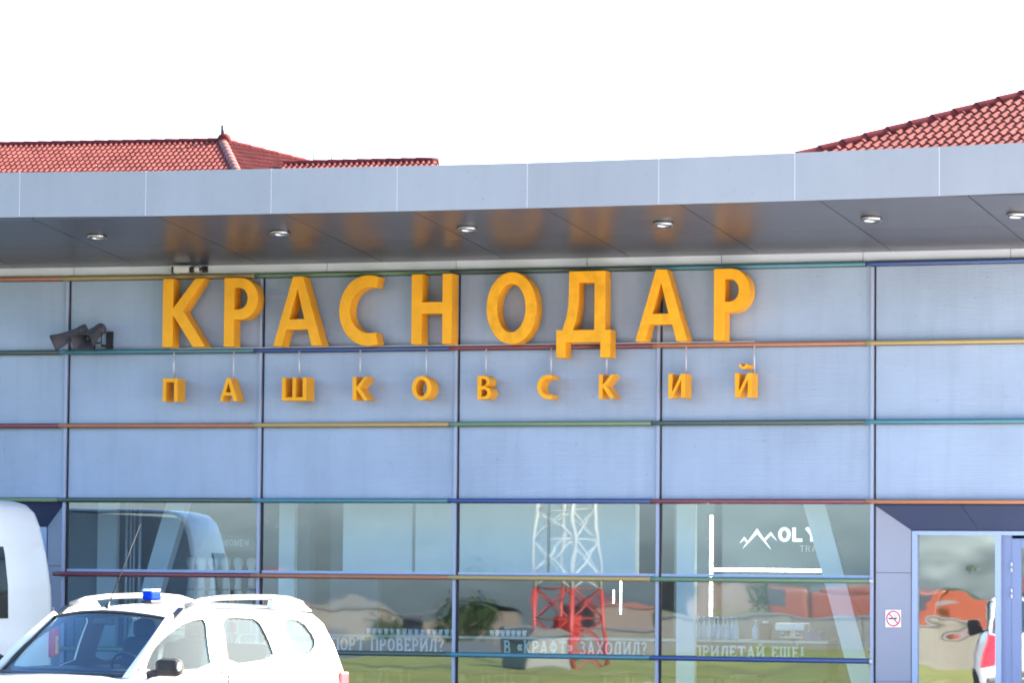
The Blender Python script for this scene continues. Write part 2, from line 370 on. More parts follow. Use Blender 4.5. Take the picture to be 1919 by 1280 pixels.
# coloured rails
SEQ = ['crimson', 'orange', 'yellow', 'green', 'dark_green', 'teal', 'blue']
START = [1, 4, 0, 3, 6, 2]
for j in range(6):
    lo, hi = (0, 6) if j < 4 else (1, 5)
    for i in range(lo, hi):
        u0, u1 = MU[i] - 0.085, MU[i + 1] - 0.085
        if j >= 4 and i == 1: u0 = -0.125
        if j >= 4 and i == 4: u1 = MU[5] - 0.03
        pts = [wp(u0, RZ[j], 0.075)] + [wp(a, RZ[j], 0.075) for a in ARCL if u0 < a < u1] + [wp(u1, RZ[j], 0.075)]
        r = MB().tube(pts, 0.026, n=14).build('rail', 'rail_' + SEQ[(START[j] + i) % 7], T)
        mb = MB(); wspan(mb, max(u0, MU[i] - 0.03), min(u1, MU[i + 1] - 0.045), RZ[j] - 0.03, RZ[j] + 0.03, -0.04, 0.03); mb.build('rail_channel', 'channel', r)  # dark strip standing in for the line of shade behind the rail
        if j >= 4 and i == 4: MB().cyl(wp(u1 + 0.001, RZ[j], 0.075), wp(u1 + 0.035, RZ[j], 0.075), 0.03, n=14).build('end_cap', 'steel', r)
# frieze strip
fj = [-3.4, -1.57, 0.058, 1.69, 3.319, 4.948, 6.564, 8.187, 9.855, 11.555, 13.38]
for a, b in zip(fj, fj[1:]):
    mb = MB(); wspan(mb, a + 0.004, b - 0.004, 5.487, 5.60, -0.05, 0.02); mb.build('frieze_panel', 'frieze', T)
# eave soffit
SJ = [-3.3, -2.25, -0.68, 0.90, 2.48, 4.04, 5.57, 7.09, 8.64, 10.2, 11.80, 13.3]
def zs(D): return 5.585 + 0.0803 * D
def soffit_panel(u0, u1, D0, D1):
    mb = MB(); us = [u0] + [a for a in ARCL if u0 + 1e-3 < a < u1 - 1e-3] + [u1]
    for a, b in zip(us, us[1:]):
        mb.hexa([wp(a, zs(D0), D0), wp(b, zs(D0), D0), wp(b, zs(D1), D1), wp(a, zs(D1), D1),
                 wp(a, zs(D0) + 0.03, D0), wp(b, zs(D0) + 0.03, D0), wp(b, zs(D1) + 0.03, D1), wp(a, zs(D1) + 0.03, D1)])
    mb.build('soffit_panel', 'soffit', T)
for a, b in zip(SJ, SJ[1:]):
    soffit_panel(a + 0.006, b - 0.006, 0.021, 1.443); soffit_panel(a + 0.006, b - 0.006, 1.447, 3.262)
mb = MB(); us = [-3.4, 0, 2.5012, 4.9821, 7.4565, 9.9842, 13.38]
for a, b in zip(us, us[1:]):
    mb.hexa([wp(a, 5.63, -0.05), wp(b, 5.63, -0.05), wp(b, 5.895, 3.2), wp(a, 5.895, 3.2), wp(a, 6.0, -0.05), wp(b, 6.0, -0.05), wp(b, 6.0, 3.2), wp(a, 6.0, 3.2)])
mb.build('eave_core', 'gasket', T)
# fascia
FU = [-3.35, -2.40, -0.84, 0.735, 2.333, 3.89, 5.41, 6.92, 8.42, 9.94, 11.5, 13.05, 13.38]
FT = [6.43, 6.41, 6.395, 6.381, 6.361, 6.348, 6.337, 6.331, 6.336, 6.351, 6.366, 6.39, 6.40]
FB = [5.90, 5.89, 5.88, 5.872, 5.856, 5.849, 5.842, 5.841, 5.842, 5.845, 5.852, 5.868, 5.87]
def fz(u, A):
    for k in range(len(FU) - 1):
        if u <= FU[k + 1] + 1e-6: t = (u - FU[k]) / (FU[k + 1] - FU[k]); return A[k] + (A[k + 1] - A[k]) * t
for k in range(len(FU) - 1):
    mb = MB(); u0, u1 = FU[k] + 0.006, FU[k + 1] - 0.006; us = [u0] + [a for a in ARCL if u0 + .01 < a < u1 - .01] + [u1]
    for a, b in zip(us, us[1:]):
        mb.hexa([wp(a, fz(a, FB), 3.27), wp(b, fz(b, FB), 3.27), wp(b, fz(b, FB), 3.30), wp(a, fz(a, FB), 3.30), wp(a, fz(a, FT), 3.27), wp(b, fz(b, FT), 3.27), wp(b, fz(b, FT), 3.30), wp(a, fz(a, FT), 3.30)])
    p = mb.build('fascia_panel', 'fascia', T)
    mb = MB(); e = FU[k + 1]; wbox(mb, e - 0.03, e + 0.03, fz(e, FB) + 0.004, fz(e, FT) - 0.004, 3.275, 3.297); mb.build('joint_strip', 'joint', p)
mb = MB()
for a, b in zip(us if False else [-3.4, 0, 2.5012, 4.9821, 7.4565, 9.9842, 13.38], [0, 2.5012, 4.9821, 7.4565, 9.9842, 13.38]):
    mb.hexa([wp(a, 6.02, -11), wp(b, 6.02, -11), wp(b, 6.02, 3.25), wp(a, 6.02, 3.25), wp(a, 6.2, -11), wp(b, 6.2, -11), wp(b, 6.3, 3.25), wp(a, 6.3, 3.25)])
mb.build('roof', 'concrete', T)
# interior shell
mb = MB(); wspan(mb, -3.3, 13.3, 0.0, 0.14, -9.5, -0.02); mb.build('interior_floor', 'inside_floor', T)
mb = MB(); wspan(mb, -3.3, 13.3, 0.14, 6.0, -9.7, -9.5); mb.build('back_wall', 'inside_mid', T)
mb = MB(); wspan(mb, -3.3, 13.3, 3.30, 3.38, -9.5, -0.21); mb.build('interior_ceiling', 'inside_dark', T)
mb = MB(); wspan(mb, -3.4, -3.3, 0.0, 6.0, -9.7, -0.2); wspan(mb, 13.3, 13.38, 0, 6, -9.7, -0.2); mb.build('side_wall', 'inside_mid', T)
# glazing
tilt = {}
for i in range(1, 5):
    for (z0, z1) in ((RZ[4] + 0.03, RZ[3] - 0.03), (RZ[5] + 0.03, RZ[4] - 0.03), (0.19, RZ[5] - 0.03)):
        u0, u1 = MU[i] + 0.023, MU[i + 1] - 0.042; dt = random.uniform(-0.002, 0.002) + 0.0016
        mb = MB(); a, b, c, d = wp(u0, z0, -0.012 + dt), wp(u1, z0, -0.012 + dt), wp(u1, z1, -0.012 - dt), wp(u0, z1, -0.012 - dt)
        mb.add([a, b, c, d], [(0, 1, 2, 3)]); mb.build('window_pane', 'shop_glass', T, fix=False)
    mb = MB(); wbox(mb, MU[i] + 0.022, MU[i + 1] - 0.041, RZ[4] + 0.031, RZ[4] + 0.062, -0.03, 0.006); mb.build('glazing_bar', 'door_frame', T)
    mb = MB(); wbox(mb, MU[i] + 0.022, MU[i + 1] - 0.041, 0.12, 0.188, -0.05, 0.01); mb.build('sill', 'mullion', T)
# leaning columns just behind the glass
def lean(ub0, ub1, zb, ut0, ut1, zt, D0, D1, name='leaning_column', m='inside_white'):
    mb = MB().hexa([wp(ub0, zb, D0), wp(ub1, zb, D0), wp(ub1, zb, D1), wp(ub0, zb, D1), wp(ut0, zt, D0), wp(ut1, zt, D0), wp(ut1, zt, D1), wp(ut0, zt, D1)])
    return mb.build(name, m, T)
lean(0.24, 0.48, 0.14, 1.155, 1.42, 3.30, -0.95, -0.78)
lean(9.68, 9.93, 0.14, 8.80, 9.06, 3.30, -0.95, -0.78)
# partitions inside
def part(u0, u1, z0, z1, D0, D1, m, name='partition'):
    mb = MB(); wspan(mb, u0, u1, z0, z1, D0, D1); return mb.build(name, m, T)
part(3.226, 4.105, 1.90, 3.30, -1.06, -0.9, 'inside_white'); part(4.147, 5.80, 1.90, 3.30, -1.06, -0.9, 'inside_white'); part(5.84, 6.896, 1.90, 3.30, -1.06, -0.9, 'inside_white')
part(4.105, 4.147, 1.90, 3.30, -1.1, -1.0, 'inside_mid'); part(5.80, 5.84, 1.90, 3.30, -1.1, -1.0, 'inside_mid')
part(2.40, 2.60, 0.14, 3.30, -1.0, -0.9, 'inside_white'); part(2.60, 3.226, 0.14, 3.30, -2.3, -2.2, 'inside_mid')
part(-0.5, 0.02, 0.14, 3.3, -1.2, -1.1, 'inside_mid'); part(0.02, 0.27, 0.14, 3.3, -1.1, -1.0, 'inside_white')
part(0.6, 2.4, 0.14, 3.3, -2.2, -2.0, 'inside_mid', 'shop_wall'); part(7.40, 7.62, 0.14, 3.3, -1.0, -0.9, 'inside_white')
part(6.896, 7.40, 0.14, 3.3, -2.7, -2.55, 'inside_mid'); part(7.62, 10.2, 0.14, 3.3, -2.25, -2.1, 'inside_dark', 'shop_wall')
for u, r in ((0.40, 0.018), (0.455, 0.012), (0.50, 0.012), (0.575, 0.02)):
    MB().cyl(wp(u, 0.14, -1.0), wp(u, 3.3, -1.0), r, n=8).build('pipe', 'steel', T)
# poster shapes on the shop wall
for pts in ([(1.15, 2.35), (1.95, 2.52), (1.5, 2.9), (1.25, 3.1), (1.15, 3.2)], [(2.0, 2.45), (2.42, 2.5), (2.42, 3.2), (2.3, 3.2)], [(1.05, 2.18), (1.42, 2.18), (1.42, 2.32), (1.08, 2.32)]):
    mb = MB(); n = len(pts); mb.add([wp(u - 0.05, z, -1.985) for u, z in pts] + [wp(u - 0.05, z, -1.999) for u, z in pts], [list(range(n))] + [(i, (i + 1) % n, n + (i + 1) % n, n + i) for i in range(n)]); mb.build('poster', 'poster_pink', T)

# right entrance portal
PD = -0.30
def quadslab(name, m, pts, th=0.03, parent=T):
    a, b, c, d = pts; n = (b - a).cross(d - a).normalized() * th
    if n.y < 0: n = -n
    return MB().hexa([a, b, c, d, a + n, b + n, c + n, d + n]).build(name, m, parent)
def lerp(a, b, t): return a + (b - a) * t
def portal(uo, ui, uo2, ui2, zt, zi):
    zj = [0.12, 0.727, 1.954]
    for a, b in ((0.12, 0.724), (0.730, 1.951)):
        quadslab('portal_panel', 'portal_panel', (wp(uo, a, 0.0), wp(ui, a, PD), wp(ui, b, PD), wp(uo, b, 0.0)))
    quadslab('portal_panel', 'portal_panel', (wp(uo, 1.957, 0.0), wp(ui, 1.957, PD), wp(ui, zi, PD), wp(uo, zt, 0.0)))
    us = (0.0, 0.33, 0.66, 1.0)
    for a, b in zip(us, us[1:]):
        g = 0.003
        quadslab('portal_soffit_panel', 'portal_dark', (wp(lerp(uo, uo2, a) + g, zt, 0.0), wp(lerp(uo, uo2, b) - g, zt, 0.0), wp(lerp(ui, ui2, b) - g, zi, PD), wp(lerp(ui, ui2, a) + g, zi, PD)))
    quadslab('portal_joint', 'joint', (wp(uo, zt + .02, -0.01), wp(uo2, zt + .02, -0.01), wp(ui2, zi + .02, PD - .01), wp(ui, zi + .02, PD - .01)))
portal(9.992, 10.345, 13.0, 12.7, 2.715, 2.437)
portal(-0.022, -0.355, -3.0, -2.7, 2.715, 2.437)
def wb(name, m, u0, u1, z0, z1, D0, D1, parent=T, bevel=0.0):
    mb = MB(); wspan(mb, u0, u1, z0, z1, D0, D1); return mb.build(name, m, parent, bevel=bevel)
fr = wb('entrance_frame', 'door_frame', 10.352, 10.412, 0.12, 2.43, PD - 0.08, PD + 0.01, bevel=0.004)
wb('header', 'door_frame', 10.413, 12.7, 2.385, 2.43, PD - 0.08, PD + 0.01, fr); wb('post', 'door_frame', 11.31, 11.375, 0.12, 2.384, PD - 0.08, PD + 0.012, fr)
wb('threshold', 'door_frame', 10.413, 11.309, 0.12, 0.2, PD - 0.08, PD + 0.01, fr)
wb('reveal', 'door_blue', 11.376, 11.485, 0.12, 2.384, PD - 0.14, PD - 0.06, fr)
mb = MB(); mb.add([wp(10.412, 0.2, PD - 0.042), wp(11.31, 0.2, PD - 0.026), wp(11.31, 2.385, PD - 0.032), wp(10.412, 2.385, PD - 0.048)], [(0, 1, 2, 3)]); mb.build('sidelight_pane', 'door_glass', T, fix=False)
dr = wb('entrance_door', 'door_blue', 11.487, 11.592, 0.14, 2.35, PD - 0.12, PD - 0.05, bevel=0.004)
wb('top_rail', 'door_blue', 11.593, 12.5, 2.24, 2.35, PD - 0.12, PD - 0.05, dr); wb('bottom_rail', 'door_blue', 11.593, 12.5, 0.14, 0.35, PD - 0.12, PD - 0.05, dr)
mb = MB(); mb.add([wp(11.592, 0.35, PD - 0.08), wp(12.5, 0.35, PD - 0.08), wp(12.5, 2.24, PD - 0.08), wp(11.592, 2.24, PD - 0.08)], [(0, 1, 2, 3)]); mb.build('door_pane', 'door_glass', dr, fix=False)
for z in (2.03, 1.735, 0.5):
    MB().cyl(wp(11.488, z - 0.058, PD - 0.035), wp(11.488, z - 0.006, PD - 0.035), 0.013, n=10).cyl(wp(11.488, z + 0.006, PD - 0.035), wp(11.488, z + 0.058, PD - 0.035), 0.013, n=10).build('hinge', 'steel', dr)
fl = wb('entrance_frame', 'door_frame', -0.43, -0.365, 0.12, 2.43, PD - 0.08, PD + 0.01)
wb('header', 'door_frame', -2.7, -0.431, 2.385, 2.43, PD - 0.08, PD + 0.01, fl)
mb = MB(); mb.add([wp(-2.7, 0.2, PD - 0.03), wp(-0.43, 0.2, PD - 0.03), wp(-0.43, 2.385, PD - 0.04), wp(-2.7, 2.385, PD - 0.04)], [(0, 1, 2, 3)]); mb.build('sidelight_pane', 'door_glass', T, fix=False)

# ------------------------------------------------------------------ letters
G = {
 'К': [[(0, 0), (.159, 0), (.159, .468), (.474, 0), (.671, 0), (.319, .526), (.642, 1), (.503, 1), (.159, .57), (.159, 1), (0, 1)][::1]],
 'Р': [[(0, 0), (.155, 0), (.155, .39)] + arc(.25, .695, .268, .305, -90, 90) + [(0, 1)], [(.155, .54)] + arc(.225, .6975, .135, .1575, -90, 90) + [(.155, .855)]],
 'А': [[(0, 0), (.14, 0), (.2, .235), (.53, .235), (.593, 0), (.755, 0), (.449, 1), (.296, 1)], [(.245, .384), (.478, .384), (.367, .814)]],
 'С': [arc(.45, .5, .45, .515, 70, 290, 26) + arc(.48, .505, .317, .335, 285, 75, 24)],
 'Н': [[(0, 0), (.156, 0), (.156, .436), (.465, .436), (.465, 0), (.607, 0), (.607, 1), (.465, 1), (.465, .60), (.156, .60), (.156, 1), (0, 1)]],
 'О': [arc(.375, .5, .375, .515, 0, 360, 40)[:-1], arc(.37, .502, .215, .347, 0, 360, 36)[:-1]],
 'Д': [[(0, -.217), (.138, -.217), (.138, 0), (.647, 0), (.647, -.217), (.792, -.217), (.792, .174), (.713, .174), (.713, 1), (.185, 1), (.183, .7), (.172, .5), (.145, .34), (.087, .174), (0, .174)],
       [(.242, .174), (.557, .174), (.557, .835), (.326, .835), (.325, .65), (.315, .48), (.288, .30)]],
 'П': [[(0, 0), (.15, 0), (.15, .83), (.507, .83), (.507, 0), (.657, 0), (.657, 1), (0, 1)]],
 'Ш': [[(0, 0), (1.045, 0), (1.045, 1), (.89, 1), (.89, .155), (.597, .155), (.597, 1), (.45, 1), (.45, .155), (.158, .155), (.158, 1), (0, 1)]],
 'В': [[(0, 0)] + arc(.32, .27, .267, .27, -90, 90) + arc(.30, .77, .23, .23, -78, 90) + [(0, 1)],
       [(.17, .13)] + arc(.30, .27, .13, .14, -90, 90) + [(.17, .41)], [(.17, .57)] + arc(.28, .72, .11, .14, -90, 90) + [(.17, .86)]],
 'И': [[(0, 0), (.17, 0), (.53, .74), (.53, 0), (.70, 0), (.70, 1), (.53, 1), (.17, .26), (.17, 1), (0, 1)]],
}
def letter(ch, u, z, h, D, depth, label, group, wmul=1.0, worn=False):
    me = curve_mesh('letter', [[(x * h * wmul, y * h) for x, y in c] for c in G[ch]], depth, bevel=0.004)
    me.materials.clear(); me.materials.append(M['letter_worn' if worn else 'letter_yellow'])
    o = bpy.data.objects.new('letter', me); o.location = wp(u, z, D); o.rotation_euler = (0, 0, wrot(u + 0.1)); COL.objects.link(o)
    return tag(o, label, 'letter', group)
GB = 'large yellow letters of the airport name'
for ch, u, z, h, w, lab in (
    ('К', 1.337, 4.585, .822, 1, 'large yellow letter К, first of the upper word, below the security camera'),
    ('Р', 2.122, 4.585, .822, 1, 'large yellow letter Р, second of the upper word, overlapping a mullion'),
    ('А', 2.752, 4.585, .826, 1, 'large clean yellow letter А, third of the upper word'),
    ('С', 3.59, 4.585, .815, 1, 'large yellow letter С shaped as an open curve, fourth of the upper word'),
    ('Н', 4.502, 4.585, .826, 1, 'large yellow letter Н with two uprights and a crossbar in the upper word'),
    ('О', 5.434, 4.585, .818, 1, 'large yellow closed ring letter О in the upper word'),
    ('Д', 6.29, 4.585, .826, 1, 'large yellow letter Д whose two feet hang below the red rail, paint worn'),
    ('А', 7.244, 4.585, .828, 1, 'large yellow letter А with a worn left leg, last but one of the upper word'),
    ('Р', 8.182, 4.585, .822, 1, 'large yellow letter Р, last of the upper word')):
    letter(ch, u, z, h, 0.32, 0.235, lab, GB, w, worn=ch in 'ОД' or u == 7.244)
mb = MB(); wspan(mb, 1.36, 8.60, 4.577, 4.585, 0.04, 0.10); mb.build('letter_ledge', 'joint', T)
GS = 'small yellow letters hanging below the big word'
small = [('П', 1.366, .188, 1.404), ('А', 2.092, .228, 2.169), ('Ш', 2.887, .311, 3.009), ('К', 3.786, .198, 3.784), ('О', 4.53, .241, 4.617), ('В', 5.341, .169, 5.36),
         ('С', 6.074, .186, 6.161), ('К', 6.822, .196, 6.837), ('И', 7.654, .203, 7.793), ('Й', 8.447, .2, 8.605)]
gw = {'П': .657, 'А': .755, 'Ш': 1.045, 'К': .671, 'О': .75, 'В': .587, 'С': .604, 'И': .70, 'Й': .70}
labs = ['small yellow letter П like a gate, first of the lower word', 'small yellow letter А, second of the lower word', 'small yellow letter Ш with three uprights, third of the lower word',
        'small yellow letter К, fourth of the lower word, under the big open curve', 'small yellow ring letter О, fifth of the lower word', 'small yellow letter В with two bowls, sixth of the lower word',
        'small yellow letter С shaped as an open curve, seventh of the lower word', 'small yellow letter К, eighth of the lower word, under the big letter with feet', 'small yellow letter И without a breve, last but one of the lower word',
        'small yellow letter Й with a breve above it, last of the lower word']
for (ch, u, w, ur), lab in zip(small, labs):
    h = 0.278; k = 'И' if ch == 'Й' else ch
    o = letter(k, u, 3.93, h, 0.36, 0.27, lab, GS, w / (gw[ch] * h))
    R = o.matrix_basis.inverted()
    if ch == 'Й':
        me = curve_mesh('breve', [[(x * h, y * h) for x, y in arc(.36, 1.42, .22, .26, 198, 342, 14) + arc(.36, 1.46, .13, .19, 338, 202, 14)]], 0.27, bevel=0.003)
        me.materials.clear(); me.materials.append(M['letter_yellow']); link(bpy.data.objects.new('breve', me), o)
    ur2 = u + w + 0.03 if ch in 'С' else ur
    MB().cyl(R @ wp(ur, 4.205 if ch != 'С' else 4.2, 0.10), R @ wp(ur, 4.535, 0.10), 0.0105, n=8).build('hanger_rod', 'steel', o)

# ------------------------------------------------------------------ things fixed to the facade
def horn(name_label, base, aim, roll=0.0):
    d = V(aim).normalized(); q = d.to_track_quat('X', 'Z').to_matrix()      # local x = axis to the mouth
    root = empty('horn_loudspeaker', base); tag(root, name_label, 'loudspeaker', 'horn loudspeakers on the facade')
    def sec(x, w, h, n=20):
        out = []
        for k in range(n):
            t = 2 * math.pi * k / n; c, s = math.cos(t), math.sin(t); e = 0.34
            out.append(q @ V((x, w * math.copysign(abs(c) ** e, c), h * math.copysign(abs(s) ** e, s))))
        return out
    pr = [(0.0, .066, .062), (.08, .07, .064), (.16, .085, .07), (.24, .108, .082), (.31, .135, .098), (.335, .148, .106)]
    MB().grid([sec(*p) for p in pr], close=True).grid([sec(x, w - .008, h - .008) for x, w, h in pr[1:]], close=True).grid([sec(*pr[-1]), sec(pr[-1][0], .142, .1)], close=True, smooth=False).build('horn_bell', 'speaker_grey', root, fix=False)
    MB().lathe([(0.0, -.11), (.064, -.11), (.072, -.095), (.072, -.01), (.06, 0.004), (0, 0.004)], (0, 0, 0), d, n=20).build('driver_unit', 'speaker_grey', root)
    MB().ball(d * .2, .03, 10).build('inner_cone', 'speaker_grey', root)
    b = MB(); y = q @ V((0, 1, 0)); x = q @ V((1, 0, 0)); zz = V((0, 0, -0.14))
    for s in (-1, 1): b.tube([y * .066 * s + x * 0.0, y * .066 * s + zz], .008, 6)
    b.tube([y * .066 + zz, -y * .066 + zz], .010, 6); br = b.build('bracket', 'trim_black', root)
    return root
ud = SEG[1]; uo = NRM[1]
def waim(a, b, c): return V((ud.x * a + uo.x * b, ud.y * a + uo.y * b, c))
h1 = horn('dark horn loudspeaker pointing left and down, the left one of the pair', wp(0.235, 4.775, 0.26), waim(-0.80, 0.42, -0.40))
h2 = horn('dark horn loudspeaker with its open mouth towards the viewer, right of its twin', wp(0.47, 4.785, 0.26), waim(-0.22, 0.86, -0.44))
for h, u in ((h1, 0.235), (h2, 0.47)):
    inv = Matrix.Translation(-h.location); mb = MB(); mb.box((0, 0, 0), (.02, .09, .19)); 
    o = MB().hexa([inv @ p for p in (wp(u + .05, 4.60, 0.0), wp(u + .085, 4.60, 0.0), wp(u + .085, 4.60, 0.26), wp(u + .05, 4.60, 0.26), wp(u + .05, 4.63, 0.0), wp(u + .085, 4.63, 0.0), wp(u + .085, 4.63, 0.26), wp(u + .05, 4.63, 0.26))]).build('mount_arm', 'trim_black', h)
    MB().hexa([inv @ p for p in (wp(u + .02, 4.59, 0.0), wp(u + .11, 4.59, 0.0), wp(u + .11, 4.59, 0.02), wp(u + .02, 4.59, 0.02), wp(u + .02, 4.80, 0.0), wp(u + .11, 4.80, 0.0), wp(u + .11, 4.80, 0.02), wp(u + .02, 4.80, 0.02))]).build('wall_plate', 'trim_black', h)

cc = empty('security_camera', wp(1.72, 5.54, 0.02), wrot(1.5)); tag(cc, 'white security camera in a box housing on the pale strip under the eave', 'camera')
MB().box((-.215, -.11, -.012), (.20, .085, .075)).build('housing', 'camera_white', cc, bevel=0.008)
MB().box((-.21, -.11, .031), (.26, .10, .008)).build('sun_hood', 'camera_white', cc)
MB().box((-.327, -.11, -.012), (.022, .088, .085)).build('front_bezel', 'trim_black', cc)
MB().cyl((-.113, -.11, -.01), (-.06, -.11, -.01), .034, n=14).build('rear_cap', 'trim_black', cc)
MB().lathe([(0, 0), (.034, 0), (.040, .03), (.034, .06), (0, .06)], (-.055, -.11, -.008), (1, 0, 0), 14).build('rear_body', 'camera_white', cc)
MB().tube([(0.0, -.11, -.008), (.03, -.10, .0), (.04, -.05, 0.0), (.04, 0, 0.0)], .018, 8).box((.04, -.008, 0), (.07, .016, .075)).build('wall_bracket', 'trim_black', cc)

dl_l = ['round chrome downlight in the eave above the horn loudspeakers', 'round chrome downlight in the eave above the first big letter А', 'round chrome downlight in the eave above the gap between the big Н and О',
        'round chrome downlight in the eave above the second big letter А', 'round chrome downlight in the eave right of the words, above the blue rail end', 'round chrome downlight in the eave at the far right end']
first = None
for u, lab in zip((1.25, 3.565, 5.848, 8.142, 10.496, 12.088), dl_l):
    if first is None:
        first = r = empty('downlight'); 
        MB().lathe([(.112, 0.0), (.118, -.012), (.112, -.035), (.10, -.045), (.088, -.035), (.084, -.01), (.084, 0.02)], n=28).build('ring', 'chrome', r)
        MB().lathe([(.084, .004), (.05, .006), (0, .006)], n=28).build('recess', 'lamp_dark', r); MB().lathe([(.05, .0), (.04, -.014), (0, -.018)], n=20).build('lens', 'inside_dark', r)
    else: r = copy_tree(first)
    D = 2.2; r.location = wp(u, zs(D) - 0.001, D); i = seg(u); ang = math.atan(0.0803)
    r.rotation_euler = (V((-NRM[i].x * 0.0803, -NRM[i].y * 0.0803, 1)).to_track_quat('Z', 'Y')).to_euler()
    tag(r, lab, 'ceiling light', 'downlights in the eave soffit')

def nosmoke(loc, rz, s, lab):
    r = empty('no_smoking_sign', loc, rz); tag(r, lab, 'sign')
    MB().box((0, -.003, 0), (s, .006, s)).build('plate', 'sign_plate', r)
    me = curve_mesh('ring', [arc(0, 0, s * .46, s * .46, 0, 360, 36)[:-1], arc(0, 0, s * .38, s * .38, 0, 360, 36)[:-1]], .002); me.materials.append(M['sign_red']); o = link(bpy.data.objects.new('red_ring', me), r); o.location = (0, -.0085, 0)
    MB().box((0, -.0108, 0), (s * .80, .001, s * .07), R=Matrix.Rotation(math.radians(45), 3, 'Y')).build('slash', 'sign_red', r)
    MB().box((-.05 * s, -.008, 0), (s * .52, .003, s * .085)).tube([(.17 * s, -.008, .04 * s), (.1 * s, -.008, .16 * s), (.05 * s, -.008, .28 * s)], .012 * s, 6).tube([(.24 * s, -.008, .02 * s), (.24 * s, -.008, .14 * s), (.2 * s, -.008, .24 * s)], .009 * s, 6).build('cigarette', 'sign_black', r)
    return r
def ret_frame(uo_, ui_, t, z):
    a, b = wp(uo_, z, 0), wp(ui_, z, PD); p = a + (b - a) * t; d = (b - a) if ui_ > uo_ else (a - b); d.normalize(); n = V((d.y, -d.x, 0)); return p + n * 0.004, math.atan2(d.y, d.x)
p, rz = ret_frame(9.992, 10.345, 0.50, 1.437); nosmoke(p, rz, 0.195, 'square white no smoking sign on the pale panel beside the right door')
p, rz = ret_frame(-0.022, -0.355, 0.66, 1.37); nosmoke(p, rz, 0.16, 'square no smoking sign by the left doorway, half hidden by the white van')
p, rz = ret_frame(-0.022, -0.355, 0.90, 1.735); o = empty('notice_plate', p, rz); tag(o, 'small blank pale plate on the panel by the left doorway, above the sign', 'plate')
MB().box((0, -.004, 0), (.09, .008, .11)).build('plate', 'sign_plate', o, bevel=0.002); MB().box((0, -.0092, .01), (.06, .002, .05)).build('print', 'sign_grey', o)

